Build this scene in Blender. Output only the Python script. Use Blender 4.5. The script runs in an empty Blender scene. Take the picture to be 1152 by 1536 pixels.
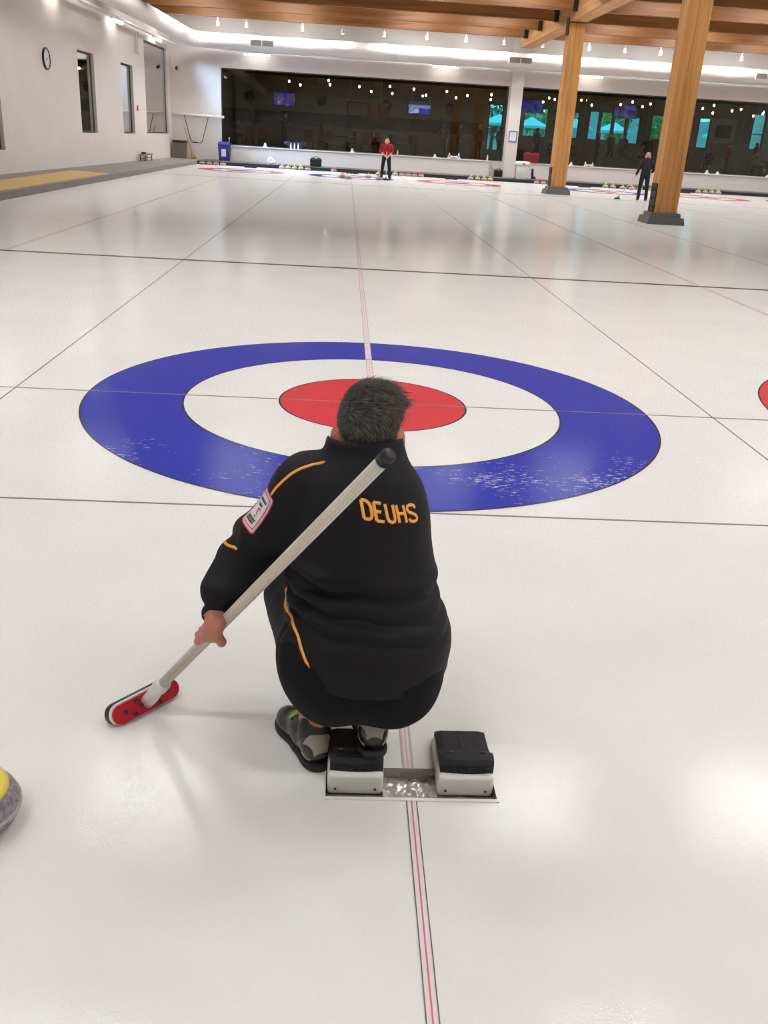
import bpy, math, random
import numpy as np
from mathutils import Vector, Matrix
from mathutils.bvhtree import BVHTree
random.seed(7); rng = np.random.default_rng(7)
S = bpy.context.scene
COL = S.collection
PI = math.pi

# ------------------------------------------------------------------ camera, world, exposure
cd = bpy.data.cameras.new('camera'); cam = bpy.data.objects.new('camera', cd); COL.objects.link(cam)
cd.sensor_fit = 'VERTICAL'; cd.sensor_height = 36.0; cd.lens = 36.0 * 1334.16 / 1536.0
cd.clip_start = 0.05; cd.clip_end = 300
pitch, yaw, roll = 0.3974, 0.0619, 0.0607
fw = np.array([math.sin(yaw)*math.cos(pitch), math.cos(yaw)*math.cos(pitch), -math.sin(pitch)])
r0 = np.array([math.cos(yaw), -math.sin(yaw), 0.0]); u0 = np.cross(r0, fw)
cr = r0*math.cos(roll) + u0*math.sin(roll); cu = -r0*math.sin(roll) + u0*math.cos(roll)
cam.matrix_world = Matrix(((cr[0], cu[0], -fw[0], -0.2345), (cr[1], cu[1], -fw[1], -5.6619), (cr[2], cu[2], -fw[2], 1.6075), (0, 0, 0, 1)))
S.camera = cam
S.view_settings.view_transform = 'Standard'; S.view_settings.look = 'None'
S.view_settings.gamma = 1.0; S.view_settings.use_curve_mapping = False
S.view_settings.exposure = 0.0
LAMP = 80.0          # strength of the ceiling fixtures
try:
    S.cycles.use_denoising = True
    S.cycles.max_bounces = 8; S.cycles.diffuse_bounces = 5; S.cycles.glossy_bounces = 4
    S.cycles.transparent_max_bounces = 12; S.cycles.sample_clamp_indirect = 6.0
except Exception:
    pass
W = bpy.data.worlds.new('sky'); S.world = W; W.use_nodes = True
W.node_tree.nodes['Background'].inputs[0].default_value = (0.52, 0.72, 0.95, 1)
W.node_tree.nodes['Background'].inputs[1].default_value = 5.0

# ------------------------------------------------------------------ materials
def lin(r, g, b):
    f = lambda c: (c/255/12.92 if c/255 <= 0.04045 else ((c/255+0.055)/1.055)**2.4)
    return (f(r), f(g), f(b), 1.0)
def mat(name, rgb, rough=0.6, metal=0.0, spec=0.5, var=0.0, vscale=8.0, bump=0.0, bscale=40.0, emit=None, estr=0.0, stretch=None, coat=0.0):
    m = bpy.data.materials.new(name); m.use_nodes = True
    nt = m.node_tree; b = nt.nodes['Principled BSDF']
    c = lin(*rgb)
    b.inputs['Base Color'].default_value = c
    b.inputs['Roughness'].default_value = rough; b.inputs['Metallic'].default_value = metal
    b.inputs['Specular IOR Level'].default_value = spec; b.inputs['Coat Weight'].default_value = coat
    if emit:
        b.inputs['Emission Color'].default_value = lin(*emit); b.inputs['Emission Strength'].default_value = estr
    if var or bump:
        tc = nt.nodes.new('ShaderNodeTexCoord'); mp = nt.nodes.new('ShaderNodeMapping')
        nt.links.new(tc.outputs['Object'], mp.inputs[0])
        if stretch: mp.inputs['Scale'].default_value = stretch
        if var:
            n = nt.nodes.new('ShaderNodeTexNoise'); n.inputs['Scale'].default_value = vscale; n.inputs['Detail'].default_value = 6
            nt.links.new(mp.outputs[0], n.inputs['Vector'])
            r = nt.nodes.new('ShaderNodeValToRGB'); nt.links.new(n.outputs[0], r.inputs[0])
            r.color_ramp.elements[0].position = 0.3; r.color_ramp.elements[1].position = 0.7
            r.color_ramp.elements[0].color = tuple(x*(1-var) for x in c[:3]) + (1,)
            r.color_ramp.elements[1].color = tuple(min(1, x*(1+var)) for x in c[:3]) + (1,)
            nt.links.new(r.outputs[0], b.inputs['Base Color'])
        if bump:
            n2 = nt.nodes.new('ShaderNodeTexNoise'); n2.inputs['Scale'].default_value = bscale; n2.inputs['Detail'].default_value = 3
            nt.links.new(mp.outputs[0], n2.inputs['Vector'])
            bp = nt.nodes.new('ShaderNodeBump'); bp.inputs['Strength'].default_value = bump; bp.inputs['Distance'].default_value = 0.02
            nt.links.new(n2.outputs[0], bp.inputs['Height']); nt.links.new(bp.outputs[0], b.inputs['Normal'])
    return m
def wood(name, dark, light, axis):
    m = bpy.data.materials.new(name); m.use_nodes = True; nt = m.node_tree; b = nt.nodes['Principled BSDF']
    tc = nt.nodes.new('ShaderNodeTexCoord'); mp = nt.nodes.new('ShaderNodeMapping'); nt.links.new(tc.outputs['Object'], mp.inputs[0])
    s = [14, 14, 14]; s[axis] = 0.5; mp.inputs['Scale'].default_value = s
    n = nt.nodes.new('ShaderNodeTexNoise'); n.inputs['Scale'].default_value = 1.6; n.inputs['Detail'].default_value = 8; n.inputs['Distortion'].default_value = 0.6
    nt.links.new(mp.outputs[0], n.inputs['Vector'])
    mp2 = nt.nodes.new('ShaderNodeMapping'); nt.links.new(tc.outputs['Object'], mp2.inputs[0])
    s2 = [7, 7, 7]; s2[axis] = 0.25; mp2.inputs['Scale'].default_value = s2
    v = nt.nodes.new('ShaderNodeTexVoronoi'); v.inputs['Scale'].default_value = 1.0; nt.links.new(mp2.outputs[0], v.inputs['Vector'])
    mix = nt.nodes.new('ShaderNodeMix'); mix.data_type = 'FLOAT'; mix.inputs[0].default_value = 0.3
    nt.links.new(n.outputs[0], mix.inputs[2])
    sx = nt.nodes.new('ShaderNodeSeparateColor'); nt.links.new(v.outputs['Color'], sx.inputs[0]); nt.links.new(sx.outputs[0], mix.inputs[3])
    r = nt.nodes.new('ShaderNodeValToRGB'); nt.links.new(mix.outputs[0], r.inputs[0])
    r.color_ramp.elements[0].position = 0.25; r.color_ramp.elements[1].position = 0.75
    r.color_ramp.elements[0].color = lin(*dark); r.color_ramp.elements[1].color = lin(*light)
    nt.links.new(r.outputs[0], b.inputs['Base Color']); b.inputs['Roughness'].default_value = 0.5
    return m
def ice(name, rgb, scratch=0.0, mottled=0.04, rough=0.055):
    m = bpy.data.materials.new(name); m.use_nodes = True; nt = m.node_tree; b = nt.nodes['Principled BSDF']
    c = lin(*rgb)
    tc = nt.nodes.new('ShaderNodeTexCoord')
    n = nt.nodes.new('ShaderNodeTexNoise'); n.inputs['Scale'].default_value = 1.3; n.inputs['Detail'].default_value = 7; n.inputs['Roughness'].default_value = 0.65
    nt.links.new(tc.outputs['Object'], n.inputs['Vector'])
    r = nt.nodes.new('ShaderNodeValToRGB'); nt.links.new(n.outputs[0], r.inputs[0])
    r.color_ramp.elements[0].position = 0.3; r.color_ramp.elements[1].position = 0.7
    r.color_ramp.elements[0].color = tuple(x*(1-mottled) for x in c[:3]) + (1,)
    r.color_ramp.elements[1].color = tuple(min(1, x*(1+mottled*0.6)) for x in c[:3]) + (1,)
    out = r.outputs[0]
    if scratch:
        mp = nt.nodes.new('ShaderNodeMapping'); nt.links.new(tc.outputs['Object'], mp.inputs[0])
        mp.inputs['Rotation'].default_value = (0, 0, 0.5); mp.inputs['Scale'].default_value = (9, 34, 20)
        s1 = nt.nodes.new('ShaderNodeTexNoise'); s1.inputs['Scale'].default_value = 2.2; s1.inputs['Detail'].default_value = 5; s1.inputs['Roughness'].default_value = 0.7
        nt.links.new(mp.outputs[0], s1.inputs['Vector'])
        s2 = nt.nodes.new('ShaderNodeTexNoise'); s2.inputs['Scale'].default_value = 1.9; s2.inputs['Detail'].default_value = 2
        nt.links.new(tc.outputs['Object'], s2.inputs['Vector'])
        # wear is on the worn back half of the ring (nearest the hack)
        sx = nt.nodes.new('ShaderNodeSeparateXYZ'); nt.links.new(tc.outputs['Object'], sx.inputs[0])
        mr = nt.nodes.new('ShaderNodeMapRange'); nt.links.new(sx.outputs[1], mr.inputs[0])
        mr.inputs[1].default_value = -0.2; mr.inputs[2].default_value = -1.1; mr.inputs[3].default_value = 0.0; mr.inputs[4].default_value = 0.17
        a = nt.nodes.new('ShaderNodeMath'); a.operation = 'MULTIPLY_ADD'; nt.links.new(s2.outputs[0], a.inputs[0]); a.inputs[1].default_value = 0.55
        nt.links.new(s1.outputs[0], a.inputs[2])
        a2 = nt.nodes.new('ShaderNodeMath'); a2.operation = 'ADD'; nt.links.new(a.outputs[0], a2.inputs[0]); nt.links.new(mr.outputs[0], a2.inputs[1])
        rr = nt.nodes.new('ShaderNodeValToRGB'); nt.links.new(a2.outputs[0], rr.inputs[0])
        rr.color_ramp.elements[0].position = 0.995; rr.color_ramp.elements[1].position = 1.0
        rr.color_ramp.elements[0].color = (0, 0, 0, 1); rr.color_ramp.elements[1].color = (1, 1, 1, 1)
        a3 = nt.nodes.new('ShaderNodeMath'); a3.operation = 'SUBTRACT'; nt.links.new(a2.outputs[0], a3.inputs[0]); a3.inputs[1].default_value = scratch
        nt.links.new(a3.outputs[0], rr.inputs[0])
        mx = nt.nodes.new('ShaderNodeMix'); mx.data_type = 'RGBA'
        nt.links.new(rr.outputs[0], mx.inputs[0]); nt.links.new(out, mx.inputs[6]); mx.inputs[7].default_value = lin(205, 205, 220)
        out = mx.outputs[2]
    nt.links.new(out, b.inputs['Base Color'])
    b.inputs['IOR'].default_value = 1.31
    nr = nt.nodes.new('ShaderNodeTexNoise'); nr.inputs['Scale'].default_value = 0.6; nr.inputs['Detail'].default_value = 4
    nt.links.new(tc.outputs['Object'], nr.inputs['Vector'])
    mr2 = nt.nodes.new('ShaderNodeMapRange'); nt.links.new(nr.outputs[0], mr2.inputs[0]); mr2.inputs[1].default_value = 0.3; mr2.inputs[2].default_value = 0.7
    mr2.inputs[3].default_value = rough*0.75; mr2.inputs[4].default_value = rough*1.3
    nt.links.new(mr2.outputs[0], b.inputs['Roughness'])
    pb = nt.nodes.new('ShaderNodeTexNoise'); pb.inputs['Scale'].default_value = 170; pb.inputs['Detail'].default_value = 2
    nt.links.new(tc.outputs['Object'], pb.inputs['Vector'])
    bp = nt.nodes.new('ShaderNodeBump'); bp.inputs['Strength'].default_value = 0.085; bp.inputs['Distance'].default_value = 0.004
    nt.links.new(pb.outputs[0], bp.inputs['Height']); nt.links.new(bp.outputs[0], b.inputs['Normal'])
    # frosted pebble tops scatter part of the light instead of mirroring it
    df = nt.nodes.new('ShaderNodeBsdfDiffuse'); nt.links.new(out, df.inputs[0]); ms = nt.nodes.new('ShaderNodeMixShader'); mk = nt.nodes.new('ShaderNodeMapRange'); pc = nt.nodes.new('ShaderNodeTexNoise'); pc.inputs['Scale'].default_value = 85; pc.inputs['Detail'].default_value = 2; nt.links.new(tc.outputs['Object'], pc.inputs['Vector']); nt.links.new(pc.outputs[0], mk.inputs[0]); mk.inputs[1].default_value = 0.44; mk.inputs[2].default_value = 0.62; mk.inputs[3].default_value = 0.68; mk.inputs[4].default_value = 0.0
    nt.links.new(mk.outputs[0], ms.inputs[0])
    nt.links.new(b.outputs[0], ms.inputs[1]); nt.links.new(df.outputs[0], ms.inputs[2]); nt.links.new(ms.outputs[0], nt.nodes['Material Output'].inputs[0])
    return m
def glass(name, tint, ior=1.5):
    m = bpy.data.materials.new(name); m.use_nodes = True; nt = m.node_tree; nt.nodes.clear()
    o = nt.nodes.new('ShaderNodeOutputMaterial'); t = nt.nodes.new('ShaderNodeBsdfTransparent'); g = nt.nodes.new('ShaderNodeBsdfGlossy')
    t.inputs[0].default_value = tint + (1,); g.inputs['Roughness'].default_value = 0.02
    f = nt.nodes.new('ShaderNodeFresnel'); f.inputs[0].default_value = ior; mx = nt.nodes.new('ShaderNodeMixShader')
    nt.links.new(f.outputs[0], mx.inputs[0]); nt.links.new(t.outputs[0], mx.inputs[1]); nt.links.new(g.outputs[0], mx.inputs[2]); nt.links.new(mx.outputs[0], o.inputs[0])
    return m
def screen(name, base, blob, scale, seed, strength):
    m = bpy.data.materials.new(name); m.use_nodes = True; nt = m.node_tree; b = nt.nodes['Principled BSDF']
    tc = nt.nodes.new('ShaderNodeTexCoord'); n = nt.nodes.new('ShaderNodeTexNoise'); n.noise_dimensions = '4D'
    n.inputs['Scale'].default_value = scale; n.inputs['W'].default_value = seed; nt.links.new(tc.outputs['Object'], n.inputs['Vector'])
    r = nt.nodes.new('ShaderNodeValToRGB'); nt.links.new(n.outputs[0], r.inputs[0])
    r.color_ramp.elements[0].position = 0.4; r.color_ramp.elements[0].color = lin(*base[0])
    r.color_ramp.elements[1].position = 0.62; r.color_ramp.elements[1].color = lin(*blob)
    e = r.color_ramp.elements.new(0.5); e.color = lin(*base[1])
    nt.links.new(r.outputs[0], b.inputs['Emission Color']); b.inputs['Emission Strength'].default_value = strength
    b.inputs['Base Color'].default_value = (0.01, 0.01, 0.02, 1)
    return m
M = {}
M['ice'] = ice('white_ice', (226, 225, 221))
M['ice_blue'] = ice('blue_ice_paint', (58, 68, 166), scratch=0.10, mottled=0.05)
M['ice_blue2'] = ice('blue_ice_paint_far', (70, 74, 165), mottled=0.05)
M['ice_red'] = ice('red_ice_paint', (208, 72, 78), mottled=0.06)
M['ice_line'] = ice('dark_line_paint', (140, 136, 136), mottled=0.15)
M['ice_hog'] = ice('dark_hog_paint', (78, 72, 72), mottled=0.1)
M['ice_edge'] = ice('ring_edge_paint', (70, 66, 78), mottled=0.1)
M['ice_pink'] = ice('pink_centre_paint', (226, 214, 213), mottled=0.03)
M['ice_soft'] = ice('soft_line_paint', (196, 184, 184), mottled=0.1)
M['ice_soft_red'] = ice('soft_red_line_paint', (222, 188, 190), mottled=0.1)
M['ice_thread'] = ice('red_thread_paint', (214, 120, 132), mottled=0.1)
M['ice_black'] = ice('black_thread_paint', (112, 112, 112), mottled=0.45)
M['wall'] = mat('white_wall_paint', (214, 208, 202), 0.85, var=0.02, vscale=2)
M['wall_left'] = mat('white_block_paint', (214, 207, 200), 0.85, var=0.025, vscale=1.2, bump=0.03, bscale=20)
M['carpet'] = mat('grey_carpet', (132, 126, 124), 0.95, var=0.12, vscale=30)
M['carpet_dark'] = mat('dark_grey_carpet', (92, 90, 88), 0.95, var=0.12, vscale=30)
M['curb'] = mat('grey_curb', (126, 122, 120), 0.9, var=0.08, vscale=6)
M['rubber'] = mat('black_rubber', (24, 23, 26), 0.7, bump=0.1, bscale=200)
M['black'] = mat('black_plastic', (20, 20, 22), 0.45)
M['frame'] = mat('dark_window_frame', (62, 60, 58), 0.5)
M['jamb'] = mat('grey_jamb_paint', (184, 180, 175), 0.7)
M['wood_col'] = wood('glulam_column_wood', (160, 108, 55), (206, 150, 84), 2)
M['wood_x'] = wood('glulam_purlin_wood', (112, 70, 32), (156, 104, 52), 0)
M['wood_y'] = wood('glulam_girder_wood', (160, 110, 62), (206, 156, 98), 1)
M['deck'] = mat('roof_deck_wood', (120, 84, 50), 0.7, var=0.1)
M['concrete'] = mat('grey_concrete', (98, 98, 96), 0.8, var=0.1, vscale=10)
M['steel'] = mat('dark_steel_plate', (52, 52, 54), 0.5, metal=0.6)
M['bracket'] = mat('black_steel_bracket', (26, 20, 20), 0.5)
M['duct'] = mat('white_duct_paint', (230, 227, 222), 0.8, spec=0.3)
M['vent'] = mat('grey_vent_grille', (120, 116, 110), 0.6)
M['ventdark'] = mat('dark_vent_slot', (60, 58, 55), 0.7)
M['white'] = mat('white_plastic', (226, 224, 222), 0.4)
M['hdpe'] = mat('milky_white_plastic', (226, 224, 222), 0.35, var=0.02)
M['lamp'] = mat('lamp_diffuser', (255, 250, 240), 0.5, emit=(244, 246, 248), estr=LAMP)
M['tube'] = mat('lit_tube', (255, 250, 240), 0.5, emit=(255, 250, 242), estr=10.0)
M['spot'] = mat('lit_spot_lens', (255, 250, 240), 0.5, emit=(255, 244, 228), estr=6.0)
M['bulb'] = mat('warm_bulb', (255, 240, 210), 0.5, emit=(255, 226, 180), estr=95.0)
M['glass'] = glass('lounge_glass', (0.68, 0.70, 0.67))
M['glass_l'] = glass('side_glass', (0.55, 0.58, 0.6))
M['glass_o'] = glass('teal_outer_glass', (0.42, 0.78, 0.80))
M['lwall'] = mat('lounge_wall_paint', (150, 144, 132), 0.8)
M['ldark'] = mat('lounge_dark_paint', (44, 42, 40), 0.85)
M['lfloor'] = mat('lounge_floor', (70, 60, 54), 0.7)
M['band'] = mat('dark_reflection_and_board', (58, 60, 66), 0.8)
M['olive'] = mat('olive_panel', (122, 116, 76), 0.7)
M['tan'] = mat('tan_mat', (196, 164, 104), 0.9, var=0.06, vscale=3)
M['granite'] = mat('grey_granite', (128, 124, 130), 0.35, var=0.45, vscale=70)
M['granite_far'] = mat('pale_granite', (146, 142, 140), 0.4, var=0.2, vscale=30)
M['band_st'] = mat('pale_striking_band', (170, 166, 164), 0.6, var=0.2, vscale=60)
M['yellow'] = mat('yellow_handle', (226, 205, 84), 0.35)
M['redh'] = mat('red_handle', (190, 66, 70), 0.4)
M['fabric'] = mat('black_jacket_fabric', (18, 17, 22), 0.72, spec=0.25, var=0.1, vscale=6, bump=0.06, bscale=300)
M['fabric2'] = mat('black_trouser_fabric', (14, 14, 19), 0.8, spec=0.2, bump=0.05, bscale=300)
M['orange'] = mat('orange_embroidery', (240, 164, 66), 0.6, bump=0.1, bscale=400)
M['skin'] = mat('skin', (178, 116, 95), 0.5, var=0.12, vscale=40)
M['skin2'] = mat('light_skin', (206, 152, 128), 0.5, var=0.06, vscale=30)
M['hair'] = mat('grey_black_hair', (94, 88, 83), 0.5, var=0.65, vscale=60)
M['hairbase'] = mat('dark_hair_base', (50, 47, 45), 0.7, var=0.3, vscale=90)
M['broomgrey'] = mat('pale_grey_handle', (196, 190, 176), 0.4, var=0.02)
M['red'] = mat('red_plastic', (186, 24, 44), 0.35)
M['screw'] = mat('grey_screw', (70, 62, 62), 0.4, metal=0.5)
M['shoe'] = mat('dark_grey_shoe', (33, 33, 35), 0.25, spec=0.6)
M['shoelight'] = mat('pale_grey_shoe_leather', (146, 142, 132), 0.5)
M['lace'] = mat('lime_green_lace', (142, 190, 60), 0.6)
M['patchwhite'] = mat('white_patch', (222, 216, 220), 0.7)
M['patchpink'] = mat('pink_patch_border', (232, 170, 188), 0.7)
M['patchred'] = mat('dark_red_patch_border', (160, 22, 44), 0.7)
M['ink'] = mat('dark_ink', (50, 48, 50), 0.7)
M['foil'] = mat('wet_metal_tray', (176, 172, 168), 0.25, metal=0.5, bump=0.6, bscale=60)
M['chips'] = mat('crushed_ice', (190, 186, 180), 0.08, spec=0.8, metal=0.25, var=0.15, vscale=60)
M['blue_bin'] = mat('blue_bin_plastic', (34, 40, 120), 0.45)
M['grey_bin'] = mat('grey_bin_plastic', (104, 98, 92), 0.6)
M['straw'] = mat('straw_bristles', (186, 150, 92), 0.9, var=0.2, vscale=40)
M['paper'] = mat('white_paper', (222, 218, 226), 0.8)
M['purple'] = mat('purple_frame', (92, 80, 140), 0.6)
M['chairred'] = mat('brown_red_upholstery', (110, 58, 48), 0.8)
M['redflag'] = mat('dark_red_banner', (130, 30, 30), 0.8)
M['navy'] = mat('navy_lettering', (28, 28, 62), 0.7)
M['table'] = mat('dark_table_top', (52, 42, 36), 0.5)
M['leaf'] = mat('garden_leaf', (120, 178, 84), 0.7, var=0.3, vscale=3)
M['leaf2'] = mat('dark_garden_leaf', (70, 110, 70), 0.7, var=0.3, vscale=3)
M['bark'] = mat('bark', (90, 74, 60), 0.9)
M['umb'] = mat('pale_turquoise_canvas', (150, 235, 240), 0.8)
M['grass'] = mat('lawn', (110, 140, 80), 0.9, var=0.2)
M['tv1'] = screen('screen_fight', ((30, 44, 150), (96, 44, 70)), (120, 150, 230), 3.2, 2.0, 1.3)
M['tv2'] = screen('screen_blue', ((36, 52, 190), (40, 60, 200)), (190, 205, 250), 1.6, 5.0, 1.2)
M['tv3'] = screen('screen_purple', ((30, 32, 110), (60, 60, 160)), (90, 90, 180), 2.5, 9.0, 0.9)
M['tv4'] = screen('screen_violet', ((50, 30, 80), (40, 40, 110)), (100, 90, 190), 2.7, 4.0, 0.9)

# ------------------------------------------------------------------ mesh helpers
def mk_mesh(name, V, F, smooth=False):
    me = bpy.data.meshes.new(name)
    if isinstance(V, np.ndarray) and isinstance(F, np.ndarray):
        n = F.shape[1]
        me.vertices.add(len(V)); me.vertices.foreach_set('co', V.astype(np.float32).ravel())
        me.loops.add(F.size); me.loops.foreach_set('vertex_index', F.astype(np.int32).ravel())
        me.polygons.add(len(F)); me.polygons.foreach_set('loop_start', np.arange(0, F.size, n, dtype=np.int32))
        me.update(calc_edges=True)
    else:
        me.from_pydata([tuple(v) for v in V], [], F); me.update()
    if smooth: me.polygons.foreach_set('use_smooth', [True]*len(me.polygons))
    return me
def tag(o, label=None, cat=None, group=None, kind=None):
    if label: o['label'] = label
    if cat: o['category'] = cat
    if group: o['group'] = group
    if kind: o['kind'] = kind
    return o
def link(name, me, m, parent=None, loc=None):
    o = bpy.data.objects.new(name, me); COL.objects.link(o)
    if m is not None and len(me.materials) == 0: me.materials.append(m)
    if parent is not None: o.parent = parent
    if loc is not None: o.location = loc
    return o
def thing(name, label, cat, loc=(0, 0, 0), rz=0.0, group=None):
    o = bpy.data.objects.new(name, None); COL.objects.link(o); o.location = loc; o.rotation_euler = (0, 0, rz)
    o.empty_display_size = 0.1
    return tag(o, label, cat, group)
def dup(root, loc=None, rz=None, label=None, group=None, mats=None):
    r = root.copy(); COL.objects.link(r)
    if loc is not None: r.location = loc
    if rz is not None: r.rotation_euler = (0, 0, rz)
    if label: r['label'] = label
    if group: r['group'] = group
    for ch in list(root.children):
        c = ch.copy(); COL.objects.link(c); c.parent = r
        if mats and ch.name.split('.')[0] in mats and c.data.materials:
            c.material_slots[0].link = 'OBJECT'; c.material_slots[0].material = mats[ch.name.split('.')[0]]
        for g in list(ch.children):
            d = g.copy(); COL.objects.link(d); d.parent = c
    return r
class MB:
    def __init__(s): s.v = []; s.f = []
    def add(s, V, F):
        k = len(s.v); s.v += [tuple(p) for p in V]; s.f += [tuple(i+k for i in f) for f in F]; return s
    def box(s, x0, x1, y0, y1, z0, z1):
        V = [(x, y, z) for z in (z0, z1) for y in (y0, y1) for x in (x0, x1)]
        return s.add(V, [(0, 2, 3, 1), (4, 5, 7, 6), (0, 1, 5, 4), (2, 6, 7, 3), (0, 4, 6, 2), (1, 3, 7, 5)])
    def frustum(s, x0, x1, y0, y1, z0, z1, k):      # box whose top is inset by k
        V = [(x0, y0, z0), (x1, y0, z0), (x1, y1, z0), (x0, y1, z0), (x0+k, y0+k, z1), (x1-k, y0+k, z1), (x1-k, y1-k, z1), (x0+k, y1-k, z1)]
        return s.add(V, [(3, 2, 1, 0), (4, 5, 6, 7), (0, 1, 5, 4), (1, 2, 6, 5), (2, 3, 7, 6), (3, 0, 4, 7)])
    def tube(s, pts, r, n=10, cap=True):
        pts = [Vector(p) for p in pts]; rs = r if isinstance(r, (list, tuple)) else [r]*len(pts)
        k = len(s.v); up = None
        for i, p in enumerate(pts):
            a = pts[max(i-1, 0)]; b = pts[min(i+1, len(pts)-1)]; d = (b-a).normalized()
            if up is None:
                up = Vector((0, 0, 1)) if abs(d.z) < 0.9 else Vector((1, 0, 0))
            x = d.cross(up).normalized(); up = x.cross(d).normalized()
            for j in range(n):
                t = 2*PI*j/n; s.v.append(tuple(p + x*(rs[i]*math.cos(t)) + up*(rs[i]*math.sin(t))))
        for i in range(len(pts)-1):
            for j in range(n):
                s.f.append((k+i*n+j, k+i*n+(j+1) % n, k+(i+1)*n+(j+1) % n, k+(i+1)*n+j))
        if cap:
            s.f.append(tuple(k+j for j in range(n))[::-1]); s.f.append(tuple(k+(len(pts)-1)*n+j for j in range(n)))
        return s
    def lathe(s, prof, n=24, c=(0, 0, 0)):
        k = len(s.v)
        for (r, z) in prof:
            for j in range(n):
                t = 2*PI*j/n; s.v.append((c[0]+r*math.cos(t), c[1]+r*math.sin(t), c[2]+z))
        for i in range(len(prof)-1):
            for j in range(n):
                s.f.append((k+i*n+j, k+i*n+(j+1) % n, k+(i+1)*n+(j+1) % n, k+(i+1)*n+j))
        s.f.append(tuple(k+j for j in range(n))[::-1]); s.f.append(tuple(k+(len(prof)-1)*n+j for j in range(n)))
        return s
    def prism(s, poly, z0, z1):                     # poly in xy, counter-clockwise
        n = len(poly); k = len(s.v)
        s.v += [(x, y, z0) for x, y in poly] + [(x, y, z1) for x, y in poly]
        s.f.append(tuple(range(k+n-1, k-1, -1))); s.f.append(tuple(range(k+n, k+2*n)))
        for i in range(n): s.f.append((k+i, k+(i+1) % n, k+n+(i+1) % n, k+n+i))
        return s
    def sphere(s, c, r, nu=12, nv=8):
        rr = r if isinstance(r, (tuple, list)) else (r, r, r)
        k = len(s.v)
        s.v.append((c[0], c[1], c[2]-rr[2]))
        for i in range(1, nv):
            a = -PI/2 + PI*i/nv
            for j in range(nu):
                t = 2*PI*j/nu; s.v.append((c[0]+rr[0]*math.cos(a)*math.cos(t), c[1]+rr[1]*math.cos(a)*math.sin(t), c[2]+rr[2]*math.sin(a)))
        s.v.append((c[0], c[1], c[2]+rr[2])); e = len(s.v)-1
        for j in range(nu):
            s.f.append((k, k+1+(j+1) % nu, k+1+j)); s.f.append((e, e-nu+j, e-nu+(j+1) % nu))
        for i in range(nv-2):
            for j in range(nu):
                a = k+1+i*nu; s.f.append((a+j, a+(j+1) % nu, a+nu+(j+1) % nu, a+nu+j))
        return s
    def xf(s, mtx, start=0):
        for i in range(start, len(s.v)): s.v[i] = tuple(mtx @ Vector(s.v[i]))
        return s
    def build(s, name, m, parent=None, smooth=False, rel=None, loc=None):
        V = s.v
        if rel is not None: V = [(a-rel[0], b-rel[1], c-rel[2]) for a, b, c in V]
        return link(name, mk_mesh(name, V, s.f, smooth), m, parent, loc)
def struct(o): o['kind'] = 'structure'; return o

# ------------------------------------------------------------------ smooth implicit bodies (surface nets)
def _smin(a, b, k):
    if k <= 0: return np.minimum(a, b)
    h = np.clip(0.5 + 0.5*(b-a)/k, 0, 1); return b*(1-h) + a*h - k*h*(1-h)
def _prim(kind, a, X, Y, Z):
    if kind == 'c':
        p, q, ra, rb = a; d = [q[i]-p[i] for i in range(3)]; L2 = max(sum(v*v for v in d), 1e-12)
        t = np.clip(((X-p[0])*d[0] + (Y-p[1])*d[1] + (Z-p[2])*d[2])/L2, 0, 1)
        return np.sqrt((X-p[0]-t*d[0])**2 + (Y-p[1]-t*d[1])**2 + (Z-p[2]-t*d[2])**2) - (ra + (rb-ra)*t)
    if kind == 'e':
        c, r = a[0], a[1]; x, y, z = X-c[0], Y-c[1], Z-c[2]
        if len(a) > 2:
            R = a[2]; x, y, z = R[0][0]*x+R[1][0]*y+R[2][0]*z, R[0][1]*x+R[1][1]*y+R[2][1]*z, R[0][2]*x+R[1][2]*y+R[2][2]*z
        k0 = np.sqrt((x/r[0])**2 + (y/r[1])**2 + (z/r[2])**2); k1 = np.sqrt((x/r[0]**2)**2 + (y/r[1]**2)**2 + (z/r[2]**2)**2)
        return k0*(k0-1)/np.maximum(k1, 1e-9)
    if kind == 'p':
        p, n = a; return (X-p[0])*n[0] + (Y-p[1])*n[1] + (Z-p[2])*n[2]
    if kind == 'b':
        c, h, rr = a[0], a[1], a[2]; x, y, z = X-c[0], Y-c[1], Z-c[2]
        if len(a) > 3:
            R = a[3]; x, y, z = R[0][0]*x+R[1][0]*y+R[2][0]*z, R[0][1]*x+R[1][1]*y+R[2][1]*z, R[0][2]*x+R[1][2]*y+R[2][2]*z
        qx, qy, qz = np.abs(x)-h[0]+rr, np.abs(y)-h[1]+rr, np.abs(z)-h[2]+rr
        return np.sqrt(np.maximum(qx, 0)**2 + np.maximum(qy, 0)**2 + np.maximum(qz, 0)**2) + np.minimum(np.maximum(qx, np.maximum(qy, qz)), 0) - rr
def _bb(kind, a):
    if kind == 'c':
        r = max(a[2], a[3]); return [min(a[0][i], a[1][i])-r for i in range(3)], [max(a[0][i], a[1][i])+r for i in range(3)]
    if kind in 'eb':
        h = list(a[1])
        if len(a) > (2 if kind == 'e' else 3): h = [math.sqrt(sum(v*v for v in a[1]))]*3
        return [a[0][i]-h[i] for i in range(3)], [a[0][i]+h[i] for i in range(3)]
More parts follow.
